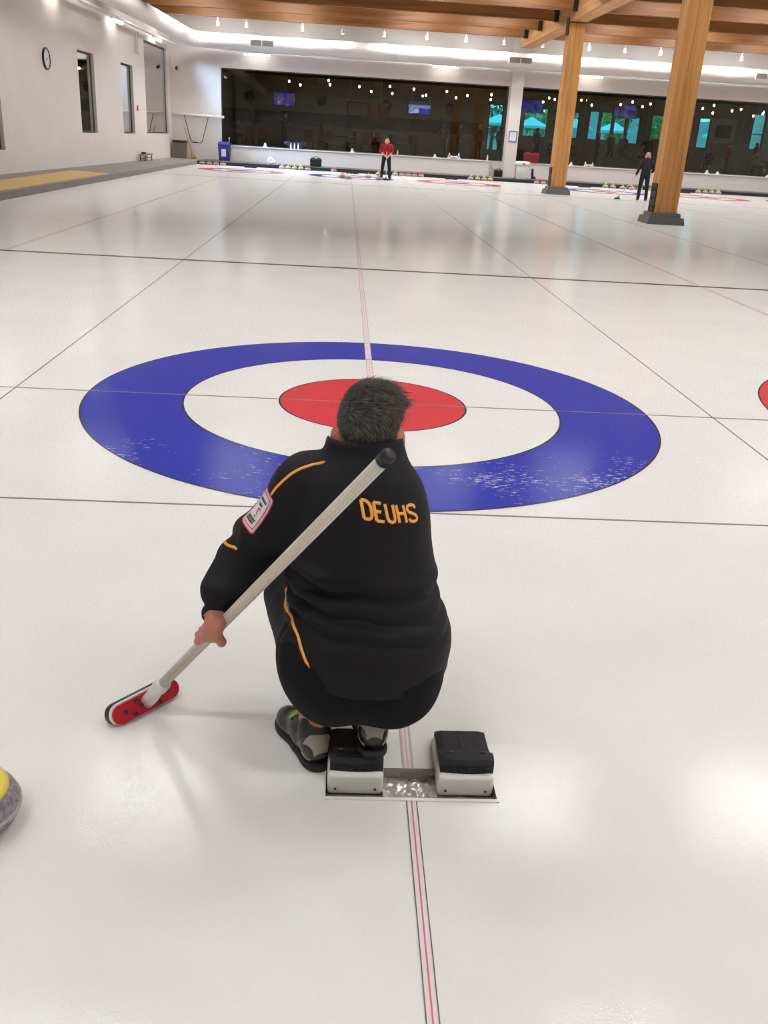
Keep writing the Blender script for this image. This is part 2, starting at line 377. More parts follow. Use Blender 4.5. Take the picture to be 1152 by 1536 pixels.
def sdf(prims, res, grow=0.0):
    """prims: (op, kind, args, k); op u = union, s = subtract, i = intersect"""
    lo = np.array([1e9]*3); hi = -lo
    for op, kind, a, k in prims:
        if op == 'u':
            l, h = _bb(kind, a); lo = np.minimum(lo, np.array(l)-k*0.3); hi = np.maximum(hi, np.array(h)+k*0.3)
    lo -= 3*res + grow; hi += 3*res + grow
    n = np.ceil((hi-lo)/res).astype(int)+1
    ax = [lo[i] + res*np.arange(n[i]) for i in range(3)]
    D = np.full(n, 10.0, np.float32)
    for op, kind, a, k in prims:
        if kind == 'p':
            sl = [slice(None)]*3
        else:
            l, h = _bb(kind, a); mg = k + 3*res + grow
            sl = [slice(max(0, int((l[i]-mg-lo[i])/res)), min(n[i], int((h[i]+mg-lo[i])/res)+2)) for i in range(3)]
        X, Y, Z = np.meshgrid(ax[0][sl[0]], ax[1][sl[1]], ax[2][sl[2]], indexing='ij', sparse=True)
        d = _prim(kind, a, X, Y, Z) - (grow if op == 'u' else 0); sub = D[tuple(sl)]
        if op == 'u': D[tuple(sl)] = _smin(sub, d, k)
        elif op == 's': D[tuple(sl)] = -_smin(-sub, d, k)
        else:
            full = np.full(n, 10.0, np.float32); full[tuple(sl)] = d; D = -_smin(-D, -full, k)
    ins = D < 0
    c8 = [(i, j, k) for i in (0, 1) for j in (0, 1) for k in (0, 1)]
    cnt = sum(ins[i:n[0]-1+i, j:n[1]-1+j, k:n[2]-1+k].astype(np.int8) for i, j, k in c8)
    act = np.argwhere((cnt > 0) & (cnt < 8)); idx = np.full(n-1, -1, np.int64); idx[tuple(act.T)] = np.arange(len(act))
    val = {c: D[act[:, 0]+c[0], act[:, 1]+c[1], act[:, 2]+c[2]] for c in c8}
    P = np.zeros((len(act), 3)); Nn = np.zeros(len(act))
    for c in c8:
        for axn in range(3):
            if c[axn] == 0:
                e = list(c); e[axn] = 1; va, vb = val[c], val[tuple(e)]; cr_ = (va < 0) != (vb < 0)
                t = np.where(cr_, va/np.where(cr_, va-vb, 1), 0)
                q = np.tile(np.array(c, float), (len(act), 1)); q[:, axn] = t
                P += q*cr_[:, None]; Nn += cr_
    V = lo + (act + P/np.maximum(Nn, 1)[:, None])*res
    Fs = []
    for axn in range(3):
        b, c = (axn+1) % 3, (axn+2) % 3
        s0 = [slice(0, n[i]) for i in range(3)]; s1 = list(s0); s0[axn] = slice(0, n[axn]-1); s1[axn] = slice(1, n[axn])
        A, B = ins[tuple(s0)], ins[tuple(s1)]; e = np.argwhere(A != B)
        e = e[(e[:, b] > 0) & (e[:, c] > 0) & (e[:, b] < n[b]-1) & (e[:, c] < n[c]-1)]
        fl = A[tuple(e.T)]
        def cell(db, dc):
            q = e.copy(); q[:, b] -= db; q[:, c] -= dc; return idx[tuple(q.T)]
        q = np.stack([cell(1, 1), cell(0, 1), cell(0, 0), cell(1, 0)], 1); q[~fl] = q[~fl][:, ::-1]; Fs.append(q)
    F = np.concatenate(Fs); F = F[(F >= 0).all(1)]
    return V, F
def vnormals(V, F):
    a = V[F[:, 2]]-V[F[:, 0]]; b = V[F[:, 3]]-V[F[:, 1]]; fn = np.cross(a, b); N = np.zeros_like(V)
    for i in range(4): np.add.at(N, F[:, i], fn)
    return N/np.maximum(np.linalg.norm(N, axis=1), 1e-12)[:, None]
def U(kind, *a, k=0.02): return ('u', kind, a, k)
def fnoise(V, freq, seed, n=7):
    g = np.random.default_rng(seed); out = np.zeros(len(V))
    for _ in range(n):
        d = g.normal(size=3); d /= np.linalg.norm(d); out += np.sin(V@d*freq*g.uniform(0.6, 1.5) + g.uniform(0, 6.28))
    return out/n

# ================================================================== SETTING
XR, YB, YE, YW = 25.0, -9.5, 39.4, 42.0
PX0, PX1, PY0, PY1 = -0.2275, 0.2295, -3.792, -3.668        # the hack's recess in the ice
xs = [-7.2, PX0, PX1, XR]; ys = [YB, PY0, PY1, YE]
b = MB()
for i in range(3):
    for j in range(3):
        if i == 1 and j == 1: continue
        b.add([(xs[i], ys[j], 0), (xs[i+1], ys[j], 0), (xs[i+1], ys[j+1], 0), (xs[i], ys[j+1], 0)], [(0, 1, 2, 3)])
floor = struct(b.build('floor', M['ice'])); floor['label'] = 'white pebbled curling ice sheet filling the hall'
def strip(name, x0, x1, y0, y1, m, z=0.0012, label=None, seg=0):
    o = MB().box(x0, x1, y0, y1, 0.0002, z).build(name, m, floor)
    if label: o['label'] = label
    return o
def ring(name, cx, cy, r0_, r1_, z, m, n=128, label=None, parent=None):
    b = MB()
    for j in range(n):
        a = 2*PI*j/n
        b.v.append((cx+r1_*math.cos(a), cy+r1_*math.sin(a), z)); b.v.append((cx+r0_*math.cos(a), cy+r0_*math.sin(a), z) if r0_ else (cx, cy, z))
    for j in range(n):
        q = (2*j, 2*((j+1) % n), 2*((j+1) % n)+1, 2*j+1)
        b.f.append(q if r0_ else q[:3])
    o = b.build(name, m, parent or floor)
    if label: o['label'] = label
    return o
def house(cx, cy, outer, inner, lbl, far=False):
    n = 160 if not far else 64
    z = 0.0008
    o = ring('house_ring', cx, cy, 1.219, 1.829, z, outer, n, lbl[0])
    c = ring('house_ring', cx, cy, 0, 0.61, z, inner, n, lbl[1])
    if not far:
        for p, rr in ((o, 1.829), (o, 1.219), (c, 0.61)):
            ring('ring_edge', cx, cy, rr-0.006, rr+0.006, z+0.0004, M['ice_edge'], n, 'thin dark outline of ring', p)
house(0, 0, M['ice_blue'], M['ice_red'], ('blue outer ring of the nearest house, scratched white at its near side', 'red centre disc of the nearest house'))
house(4.6, 0, M['ice_red'], M['ice_red'], ('red outer ring of the house at the right edge', 'red disc of the house at the right edge'))
SH = [-4.6, 0.0, 4.6, 10.98, 15.5, 20.1]
FARC = [('ice_red', 'ice_blue2'), ('ice_blue2', 'ice_red'), ('ice_red', 'ice_blue2'), ('ice_blue2', 'ice_red'), ('ice_red', 'ice_blue2'), ('ice_blue2', 'ice_red')]
for i, x in enumerate(SH):
    nm = ['first', 'second', 'third', 'fourth', 'fifth', 'sixth'][i]
    house(x, 34.75, M[FARC[i][0]], M[FARC[i][1]], ('%s outer ring of the far house on the %s sheet from the left wall' % ('red' if i % 2 == 0 else 'blue', nm), 'centre disc of the far house on the %s sheet from the left wall' % nm), True)
strip('hog_line', -7.2, XR, 6.35, 6.45, M['ice_hog'], 0.002, 'thick dark hog line across the near ice')
strip('hog_line', -7.2, XR, 28.3, 28.4, M['ice_line'], 0.002, 'thin looking far hog line')
strip('tee_line', -7.2, XR, -0.006, 0.006, M['ice_line'], 0.0022, 'thin grey tee line through the nearest house')
strip('tee_line', -7.2, XR, 34.744, 34.756, M['ice_line'], 0.0022)
strip('back_line', -7.2, XR, -1.842, -1.83, M['ice_line'], 0.0022, 'thin grey line touching the back of the nearest house')
for x in (-2.3, 2.29, 6.9, 13.25, 17.8):
    strip('side_line', x-0.005, x+0.005, YB, YE-0.3, M['ice_line'], 0.0016)
for i, x in enumerate(SH):
    for (y0, y1) in ((0.615, 34.1), (PY1+0.002, -1.84)) if i == 1 else ((0.615, 34.1),):
        w = 0.022 if y0 > 0 else 0.0125
        strip('centre_line', x-w, x+w, y0, y1, M['ice_pink'], 0.0009, 'pale pink centre line band')
        for s in (-1, 1): strip('centre_thread', x+s*w-0.003, x+s*w+0.003, y0, y1, M['ice_soft'], 0.0024)
        strip('centre_thread', x-0.002, x+0.002, y0, y1, M['ice_soft_red'], 0.0024, 'pale red centre thread')
strip('centre_line', -0.0125, 0.0125, YB, PY0-0.002, M['ice_pink'], 0.0009, 'pale pink centre line band behind the hack')
strip('centre_thread', -0.0143, -0.0120, YB, PY0-0.004, M['ice_black'], 0.0024, 'black dashed edge thread')
strip('centre_thread', 0.0120, 0.0143, YB, PY0-0.004, M['ice_black'], 0.0024, 'black dashed edge thread')
strip('centre_thread', -0.0016, 0.0016, YB, PY0-0.004, M['ice_thread'], 0.0024, 'red centre thread')

# raised carpeted walkways and bumper
def xl(y): return -9.35 + 0.027*(y-19.8)          # face of the left wall
b = MB()
b.add([(xl(YB)-0.1, YB, 0), (-7.2, YB, 0), (-7.2, YW, 0), (xl(YW)-0.1, YW, 0), (xl(YB)-0.1, YB, .15), (-7.27, YB, .15), (-7.27, YW, .15), (xl(YW)-0.1, YW, .15)], [(4, 5, 6, 7), (0, 1, 5, 4), (2, 3, 7, 6), (1, 2, 6, 5)])
o = struct(b.build('trim_1', M['carpet'])); o['label'] = 'grey carpeted walkway along the left wall'
b = MB().box(-7.27, -7.195, YB, YE, 0.0, 0.149)
o = b.build('curb', M['curb'], o); o['label'] = 'grey curb face of the walkway'
b = MB().box(-7.19, XR, YE+0.06, YW, 0, .15)
walk = struct(b.build('trim_2', M['carpet_dark'])); walk['label'] = 'dark grey carpeted walkway below the lounge windows'
b = MB().box(-7.19, XR, YE, YE+0.06, 0, .145)
o = b.build('bumper', M['rubber'], walk); o['label'] = 'black foam bumper at the end of the ice'
b = MB().add([(-8.45, 14.2, .152), (-7.33, 14.2, .152), (-7.33, 23.3, .152), (-8.62, 23.9, .152), (-8.45, 14.2, .162), (-7.33, 14.2, .162), (-7.33, 23.3, .162), (-8.62, 23.9, .162)], [(4, 5, 6, 7), (0, 1, 5, 4), (1, 2, 6, 5), (2, 3, 7, 6), (3, 0, 4, 7)])
tag(b.build('floor_mat', M['tan']), 'long tan mat lying on the left walkway', 'mat')

def wall(name, org, u, width, z0, z1, th, holes, m, mj):
    """org: point of the inner face at u=0; th: vector to the outer face; holes: (u0,u1,z0,z1)"""
    us = sorted({0, width, *[h[0] for h in holes], *[h[1] for h in holes]}); zs = sorted({z0, z1, *[h[2] for h in holes], *[h[3] for h in holes]})
    org = Vector(org); u = Vector(u).normalized(); th = Vector(th); b = MB(); j = MB()
    P = lambda a, z, t: org + u*a + Vector((0, 0, z)) + th*t
    for i in range(len(us)-1):
        for k in range(len(zs)-1):
            a0, a1, c0, c1 = us[i], us[i+1], zs[k], zs[k+1]
            if any(h[0] <= a0 and a1 <= h[1] and h[2] <= c0 and c1 <= h[3] for h in holes): continue
            for t in (0, 1): b.add([P(a0, c0, t), P(a1, c0, t), P(a1, c1, t), P(a0, c1, t)], [(0, 1, 2, 3) if t == 0 else (3, 2, 1, 0)])
    for h in holes:
        q = [(h[0], h[2]), (h[1], h[2]), (h[1], h[3]), (h[0], h[3])]
        for i in range(4):
            (a0, c0), (a1, c1) = q[i], q[(i+1) % 4]
            j.add([P(a0, c0, 0), P(a0, c0, 1), P(a1, c1, 1), P(a1, c1, 0)], [(0, 1, 2, 3)])
    o = struct(b.build(name, m))
    if holes: j.build('reveal', mj, o)
    return o
ZC = 6.75
A0 = (xl(YB), YB, 0); ul = Vector((0.027, 1, 0)).normalized(); nl = Vector((-1, 0.027, 0)).normalized()
LW = [(18.6, 20.4, 0.75, 3.72), (27.35, 29.2, 1.2, 3.72), (32.8, 34.6, 1.2, 3.72), (36.7, 41.2, 1.22, 4.85)]
sc = ul.y
wl = wall('wall_left', A0, ul, (YW+0.3-YB)/sc, 0.0, ZC, nl*0.17, [((a-YB)/sc, (c-YB)/sc, d, e) for a, c, d, e in LW], M['wall_left'], M['jamb'])
WF = [(-6.37, 7.58, 0.86, 4.27), (8.2, 24.4, 0.86, 4.27)]
X0 = -9.6
wf = wall('wall_far', (X0, YW, 0), (1, 0, 0), XR-X0, 0.0, ZC, (0, 0.22, 0), [(a-X0, c-X0, d, e) for a, c, d, e in WF], M['wall'], M['wall'])
struct(MB().box(XR, XR+0.2, YB, 56, 0, ZC).build('wall_right', M['wall']))
struct(MB().box(-11, XR+0.2, YB-0.2, YB, 0, ZC).build('wall_back', M['wall']))
for i, (a, c, d, e) in enumerate(LW):
    w = bpy.data.objects.new('window_%d' % (i+1), None); COL.objects.link(w); struct(w)
    w['label'] = ['window at the left edge in the left wall', 'tall narrow dark window right of the clock', 'narrow window left of the big corner window', 'large bluish window next to the far corner'][i]
    def lbox(y0, y1, z0, z1, t0, t1, b):
        k = len(b.v); b.box(t0, t1, 0, y1-y0, z0, z1)
        p = Vector((xl(y0), y0, 0)); m4 = Matrix(((nl.x, ul.x, 0, p.x), (nl.y, ul.y, 0, p.y), (0, 0, 1, 0), (0, 0, 0, 1)))
        return b.xf(m4, k)
    f = MB(); t0, t1 = 0.10, 0.15
    lbox(a, a+0.06, d, e, t0, t1, f); lbox(c-0.06, c, d, e, t0, t1, f); lbox(a, c, d, d+0.06, t0, t1, f); lbox(a, c, e-0.06, e, t0, t1, f)
    f.build('window_frame', M['frame'], w)
    lbox(a+0.06, c-0.06, d+0.06, e-0.06, 0.120, 0.130, MB()).build('pane', M['glass_l'], w)
# room behind the left windows
b = MB(); b.box(-13.2, -13.0, 10, 43, 0, 6); b.box(-13.2, -9.4, 9.8, 10, 0, 6); b.box(-13.2, -9.9, 42.3, 42.5, 0, 6); b.box(-13.2, -9.25, 35.9, 36.0, 0, 6); b.box(-13.2, -9.2, 10, 42.5, 5.6, 5.8); b.box(-13.2, -9.2, 10, 42.5, -0.1, 0.0)
struct(b.build('wall_side_room', mat('side_room_paint', (120, 128, 136), 0.85)))
al = bpy.data.lights.new('side_room_daylight', 'AREA'); al.energy = 15000; al.size = 3; al.color = (0.55, 0.75, 1.0)
ao = bpy.data.objects.new('side_room_daylight', al); COL.objects.link(ao); ao.location = (-11.2, 39, 5.4)

# lounge windows: frame and one pane after another
for i, (a, c, d, e) in enumerate(WF):
    w = bpy.data.objects.new('window_%d' % (i+5), None); COL.objects.link(w); struct(w)
    w['label'] = 'long lounge viewing window %s of the white pillar' % ('left' if i == 0 else 'right')
    f = MB(); f.box(a, c, YW+0.06, YW+0.12, d, d+0.04); f.box(a, c, YW+0.06, YW+0.12, e-0.05, e); f.box(a, a+0.05, YW+0.06, YW+0.12, d, e); f.box(c-0.05, c, YW+0.06, YW+0.12, d, e)
    f.build('window_frame', M['frame'], w)
    n = int(round((c-a-0.1)/1.55)); pw = (c-a-0.1)/n
    me = mk_mesh('pane', *(lambda q: (q.v, q.f))(MB().box(0.006, pw-0.006, 0, 0.012, d+0.04, e-0.05)))
    for k in range(n): link('pane', me, M['glass'], w, (a+0.05+k*pw, YW+0.085, 0))
# low white ledge walls below the windows
for i, (a, c) in enumerate(((-5.9, 6.92), (8.55, XR))):
    lb = struct(MB().box(a, c, 41.6, YW, .15, .82).build('trim_%d' % (i+3), M['wall'])); lb['label'] = 'low white wall under the lounge window'
    MB().box(a-0.01, c+0.02, 41.55, YW+0.06, .82, .862).build('ledge_cap', M['white'], lb)
pl = struct(MB().box(7.6, 8.17, 41.52, YW, .15, ZC).build('trim_5', M['wall'])); pl['label'] = 'white pillar between the two lounge windows'

# lounge
ZF, ZL, YL = 0.82, 4.62, 52.0
struct(MB().box(-9.2, XR, YW+0.22, YL+0.2, ZF-0.1, ZF).build('floor', M['lfloor']))['label'] = 'dark raised floor of the lounge'
struct(MB().box(-9.2, XR, YW+0.22, YL+0.2, ZL, ZL+0.1).build('ceiling', M['ldark']))['label'] = 'dark lounge ceiling'
struct(MB().box(-9.4, -9.2, YW+0.22, YL+0.2, 0, ZL).build('wall_lounge_left', M['lwall']))
OW = [(8.15, 9.0, 0.95, 3.84), (9.32, 10.0, 0.95, 3.84), (10.25, 11.7, 2.15, 3.8), (12.1, 13.6, 2.2, 3.7), (14.2, 14.8, 2.2, 3.8), (14.92, 15.6, 2.2, 3.8), (15.72, 16.44, 2.0, 3.75), (16.56, 17.3, 2.1, 3.6), (18.0, 19.1, 2.4, 3.8), (20.9, 21.6, 2.1, 3.8), (24.2, 24.95, 2.2, 4.2)]
wb = wall('wall_lounge_back', (-9.2, YL, 0), (1, 0, 0), XR+9.2, ZF, ZL, (0, 0.15, 0), [(p+9.2, q+9.2, s_, t_) for p, q, s_, t_ in OW], M['lwall'], M['ldark'])
for i, (a, c, d, e) in enumerate(OW):
    w = bpy.data.objects.new('window_%d' % (i+7), None); COL.objects.link(w); struct(w)
    w['label'] = 'daylit garden window in the lounge back wall, %s from the left' % ('first second third fourth fifth sixth seventh eighth ninth tenth eleventh'.split()[i])
    f = MB(); f.box(a, c, YL+0.03, YL+0.09, d, d+0.05); f.box(a, c, YL+0.03, YL+0.09, e-0.05, e); f.box(a, a+0.05, YL+0.03, YL+0.09, d, e); f.box(c-0.05, c, YL+0.03, YL+0.09, d, e)
    if i == 10: f.box(a, c, YL+0.03, YL+0.09, 3.05, 3.1)
    f.build('window_frame', M['black'], w)
    MB().box(a+0.05, c-0.05, YL+0.055, YL+0.065, d+0.05, e-0.05).build('pane', M['glass_o'], w)
MB().box(-9.19, 7.6, YL-0.05, YL-0.005, 2.05, 2.75).build('reflection_band', M['band'], wb)  # dark strip painting the hall's reflection in the glass onto the wall

# roof: deck, purlins, girder, brackets
deck = struct(MB().box(-11, XR+0.2, YB-0.2, YW+0.3, ZC, ZC+0.1).build('ceiling', M['deck'])); deck['label'] = 'timber roof deck over the ice hall'
pur = MB().box(0, 1, -0.09, 0.09, 6.0, ZC-0.003)
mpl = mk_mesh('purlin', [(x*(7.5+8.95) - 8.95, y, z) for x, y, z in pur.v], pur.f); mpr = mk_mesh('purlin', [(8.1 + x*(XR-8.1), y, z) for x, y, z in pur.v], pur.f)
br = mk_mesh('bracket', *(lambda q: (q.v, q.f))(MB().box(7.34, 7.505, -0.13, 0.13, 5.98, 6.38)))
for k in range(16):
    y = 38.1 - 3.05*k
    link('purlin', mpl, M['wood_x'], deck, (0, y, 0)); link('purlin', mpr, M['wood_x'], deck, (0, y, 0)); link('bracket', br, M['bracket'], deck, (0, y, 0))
g = MB().box(7.5, 8.1, YB, 29.95, 5.78, ZC-0.003).build('girder', M['wood_y'], deck); g['label'] = 'big timber girder carried by the columns'
g = MB().box(7.52, 8.08, 29.95, 39.7, 5.74, ZC-0.003).build('girder', M['wood_y'], deck); g['label'] = 'end girder reaching the far wall'

# columns
def column(y, label, far):
    t = thing('timber_column', label, 'column', (7.8, y, 0), 0, 'timber columns on the ice')
    b = MB().box(-0.285, 0.285, -0.25, 0.25, 0.27, 5.78)
    sh = b.build('shaft', M['wood_col'], t)
    MB().frustum(-0.47, 0.47, -0.43, 0.43, 0.0, 0.17, 0.03).build('base_block', M['concrete'], t)
    MB().frustum(-0.38, 0.38, -0.34, 0.34, 0.17, 0.27, 0.02).build('base_plinth', M['concrete'], t)
    p = MB().box(-0.315, -0.285, -0.2, 0.2, 0.27, 0.95).build('steel_plate', M['steel'], t)
    q = MB()
    for z in (0.4, 0.6, 0.8):
        for yy in (-0.1, 0.1): q.box(-0.33, -0.315, yy-0.03, yy+0.03, z-0.03, z+0.03)
    q.build('bolts', M['bracket'], p)
    MB().box(-0.32, -0.285, -0.2, 0.2, 5.35, 5.9).build('steel_plate', M['bracket'], t)
    MB().box(-0.31, 0.31, -0.27, 0.27, 5.745, 5.775).build('cap_plate', M['steel'], t)
column(17.75, 'nearest timber column, tall glulam post on a grey plinth at the right', False)
column(30.1, 'far timber column, glulam post on a grey plinth beside the white bin', True)

# ================================================================== DUCTS AND LIGHTS
t = thing('air_duct', 'fat round white air duct along the far wall, turning along the left wall', 'duct', (0, 41.0, 5.32))
rel = (0, 41.0, 5.32); R = 0.33
pts = [(XR-0.05, 41.0, 5.32)] + [(x, 41.0, 5.32) for x in (15, 5, -2, -6.6)]
pts += [(-6.6-0.9*math.sin(a), 41.0-0.9*(1-math.cos(a)), 5.32) for a in (PI/8, PI/4, 3*PI/8, PI/2)]
XD = -7.5
pts2 = [(XD, 40.1, 5.32), (XD-0.3, 30, 5.32), (XD-0.85, 10, 5.32), (XD-1.3, YB+0.1, 5.32)]
MB().tube(pts, R, 24).build('duct_run', M['duct'], t, True, rel)
MB().tube(pts2, R, 24).build('duct_run', M['duct'], t, True, rel)
for x in (22, 18, 14, 10, 6, 2, -2, -5.5): MB().tube([(x-0.02, 41.0, 5.32), (x+0.02, 41.0, 5.32)], R+0.012, 24).build('duct_seam', M['duct'], t, True, rel)
for x, z in ((-4.3, 5.32), (7.75, 5.32), (19.6, 5.32)):
    v = MB().box(x-0.55, x+0.55, 41.0-R-0.05, 41.0-R+0.06, z-0.16, z+0.13).build('vent_grille', M['white'], t, rel=rel)
    for s in (-1, 1): MB().box(x+s*0.27-0.25, x+s*0.27+0.25, 41.0-R-0.058, 41.0-R-0.049, z-0.13, z+0.10).build('grille_panel', M['vent'], v, rel=rel)

def light_rail(name, label, p0, p1, lits, w=0.16):
    p0, p1 = Vector(p0), Vector(p1); L = (p1-p0).length; d = (p1-p0).normalized(); ang = math.atan2(d.y, d.x)
    t = thing(name, label, 'light', p0, ang, 'wall light rails')
    MB().box(0, L, -w/2, w/2, 0, 0.07).build('rail', M['duct'], t)
    for s in lits:
        h = MB().box(s, s+1.3, -w/2-0.01, w/2+0.01, -0.06, 0.0).build('fixture_body', M['white'], t)
        MB().tube([(s+0.04, 0, -0.09), (s+1.26, 0, -0.09)], 0.055, 10).build('lit_tube', M['tube'], h, True)
light_rail('light_rail', 'long white light rail with three lit tubes below the far duct', (-6.3, 41.55, 4.98), (XR-0.1, 41.55, 4.98), (1.05, 10.0, 17.0))
light_rail('light_rail', 'white light rail with lit tubes along the top of the left wall', (xl(41.5)+0.25, 41.5, 5.08), (xl(4)+0.3, 4, 5.08), (2.6, 9.2, 15.8, 22.4))
# spotlights hung behind the last purlin, washing the duct
first = None
SPX = [-6.3, -5.0, -2.45, -0.6, 1.3, 3.3, 5.1, 6.9, 8.7, 10.9, 12.6, 14.3, 18.2, 21]
for i, x in enumerate(SPX):
    if first is None:
        t = thing('spotlight', 'white pendant spotlight hanging over the far duct', 'light', (x, 40.62, 0), 0, 'pendant spotlights above the far duct')
        MB().tube([(0, 0, 6.1), (0, 0, ZC-0.001)], 0.02, 8).build('stem', M['white'], t)
        h = MB().lathe([(0.03, 6.12), (0.06, 6.1), (0.075, 5.94), (0.075, 5.92)], 14).build('lamp_head', M['white'], t, True)
        MB().lathe([(0.06, 5.905), (0.065, 5.92)], 14).build('lens', M['spot'], h)
        first = t
    else:
        t = dup(first, (x, 40.62, 0))
    t['label'] = 'white pendant spotlight over the far duct, %s from the left' % ('first second third fourth fifth sixth seventh eighth ninth tenth eleventh twelfth thirteenth fourteenth'.split()[i])
    if True:
        sl = bpy.data.lights.new('spot_beam', 'SPOT'); sl.energy = 140; sl.spot_size = 2.85; sl.spot_blend = 1.0; sl.color = (1, 0.95, 0.88); sl.shadow_soft_size = 0.06
        so = bpy.data.objects.new('spot_beam', sl); COL.objects.link(so); so.location = (x, 40.62, 5.885)
for y in (38.6, 33, 27.5, 22):
    sl = bpy.data.lights.new('spot_beam', 'SPOT'); sl.energy = 75; sl.spot_size = 2.85; sl.spot_blend = 1.0; sl.color = (1, 0.95, 0.88); sl.shadow_soft_size = 0.06
    so = bpy.data.objects.new('spot_beam', sl); COL.objects.link(so); so.location = (-7.75, y, 6.0)
# ceiling fixtures between the purlins
fix = None; ZF6 = 6.61
for y in (-6.1, 0.0, 3.85, 15.25, 21.35, 27.45, 33.55, 36.6, 39.9):  # rows nearest the far wall are unseen, added to brighten it
    for x in (-6.2, -2.6, 2.5, 5.6, 10.6, 14.2, 18.0, 22.0):
        if fix is None:
            fix = thing('ceiling_light', 'white strip light between the roof purlins', 'light', (x, y, ZF6), 0, 'strip lights between the purlins')
            MB().box(-0.75, 0.75, -0.16, 0.16, 0, 0.09).build('housing', M['white'], fix)
            for q in (-0.6, 0.6): MB().tube([(q, 0, 0.09), (q, 0, ZC-ZF6+0.002)], 0.008, 6).build('hanger', M['white'], fix)
            MB().box(-0.72, 0.72, -0.13, 0.13, -0.02, 0.0).build('diffuser', M['lamp'], fix)
        else: dup(fix, (x, y, ZF6))

# ================================================================== CURLING GEAR
def make_stone(label, handle, gran, fine, loc, rz=0.0, group=None):
    t = thing('curling_stone', label, 'stone', loc, rz, group); n = 40 if fine else 18
    body = MB().lathe([(0.07, 0.0), (0.112, 0.008), (0.134, 0.026), (0.1435, 0.048), (0.1445, 0.060), (0.1435, 0.072), (0.134, 0.094), (0.112, 0.111), (0.05, 0.118)], n).build('stone_body', gran, t, True)
    if fine: MB().lathe([(0.1437, 0.052), (0.1462, 0.054), (0.1462, 0.066), (0.1437, 0.068)], n).build('striking_band', M['band_st'], body, True)
    cap = MB().lathe([(0.116, 0.110), (0.118, 0.118), (0.10, 0.128), (0.04, 0.136)], n).build('cap', handle, t, True)
    MB().tube([(-0.035, 0, 0.128), (-0.036, 0, 0.165), (-0.02, 0, 0.19), (0.02, 0, 0.2), (0.075, 0, 0.2), (0.105, 0, 0.195)], [0.02, 0.016, 0.016, 0.017, 0.018, 0.013], 10).build('grip', handle, t, True)
    return t
near_stone = make_stone('speckled grey granite stone with yellow handle cut by the left edge of the photo', M['yellow'], M['granite'], True, (-1.100, -3.905, 0), 1.9)
near_stone.scale = (0.86,)*3
proto = {}
def far_stone(kind, x, y, label, group, rz):
    if kind not in proto:
        proto[kind] = make_stone(label, M['yellow'] if kind == 'y' else M['redh'], M['granite_far'], False, (x, y, 0), rz, group)
    else: dup(proto[kind], (x, y, 0), rz, label, group)
ORD = ['first', 'second', 'third', 'fourth', 'fifth']
def row(kind, pts, text, group):
    for i, (x, y) in enumerate(pts):
        far_stone(kind, x, y, '%s stone, %s from the left %s' % ('yellow-handled' if kind == 'y' else 'red-handled', ORD[i], text), group, 0.9+0.5*i)
row('r', [(-6.92, 39.2), (-6.6, 39.2), (-6.28, 39.2), (-5.96, 39.2)], 'in the row in front of the blue bin', 'red stones by the blue bin')
row('y', [(-3.22, 39.2), (-2.93, 39.2), (-2.64, 39.2), (-2.34, 39.2)], 'in the row beside the white stand', 'yellow stones by the white stand')
row('r', [(-2.02, 39.2), (-0.8, 39.2)], 'of the two near the black bag', 'red stones near the black bag')
row('r', [(-0.36, 33.1)], 'beside a yellow one in the far blue house', 'stones in the far blue house')
row('y', [(-0.12, 32.75), (0.73, 34.6)], 'of the two loose in the far blue house', 'stones in the far blue house')
far_stone('y', 1.28, 38.0, 'yellow-handled stone behind the leg of the red-shirted curler', 'stones in the far blue house', 0.4)
far_stone('r', 1.14, 33.3, 'red-handled stone by the foot of the red-shirted curler', 'stones in the far blue house', 0.4)
row('y', [(2.1, 39.15)], 'standing alone right of the red-shirted curler', 'stones in the row right of the red-shirted curler')
row('r', [(2.42, 39.2), (2.72, 39.2), (3.02, 39.2), (3.33, 39.2)], 'in the row right of the red-shirted curler', 'stones in the row right of the red-shirted curler')
row('y', [(5.7, 39.2), (6.02, 39.2), (6.34, 39.2), (6.64, 39.2)], 'in the row left of the white pillar', 'yellow stones left of the pillar')
row('r', [(8.88, 39.2), (9.19, 39.2), (9.50, 39.2)], 'in the row left of the far timber column', 'red stones left of the far column')
row('y', [(12.2, 39.2), (12.56, 39.2), (12.9, 38.7), (13.25, 38.5)], 'in the row left of the curler in black', 'yellow stones left of the curler in black')
row('r', [(13.55, 39.22), (13.87, 39.22), (14.45, 39.2)], 'in the row behind the curler in black', 'red stones behind the curler in black')
row('y', [(14.62, 38.5)], 'standing just left of the near timber column', 'yellow stones left of the curler in black')
row('y', [(16.75, 39.2), (17.08, 39.2), (17.41, 39.2), (17.74, 39.2)], 'in the row right of the near timber column', 'yellow stones right of the near column')
def far_hack(x, y, label):
    t = thing('curling_hack', label, 'hack', (x, y, 0), 0, 'far hacks')
    for s in (-1, 1): MB().frustum(s*0.15-0.13, s*0.15+0.13, -0.12, 0.12, 0, 0.09, 0.02).build('rubber_pad', M['rubber'], t)
    MB().box(-0.1, 0.1, -0.06, 0.06, 0, 0.02).build('hack_plate', M['black'], t)
for x, l in ((-4.6, 'below the blue bin, left red house'), (0.08, 'behind the far blue house'), (4.68, 'behind the middle red house'), (10.98, 'right of the far timber column'), (15.75, 'right of the near timber column')):
    far_hack(x, 38.4, 'small black far hack ' + l)

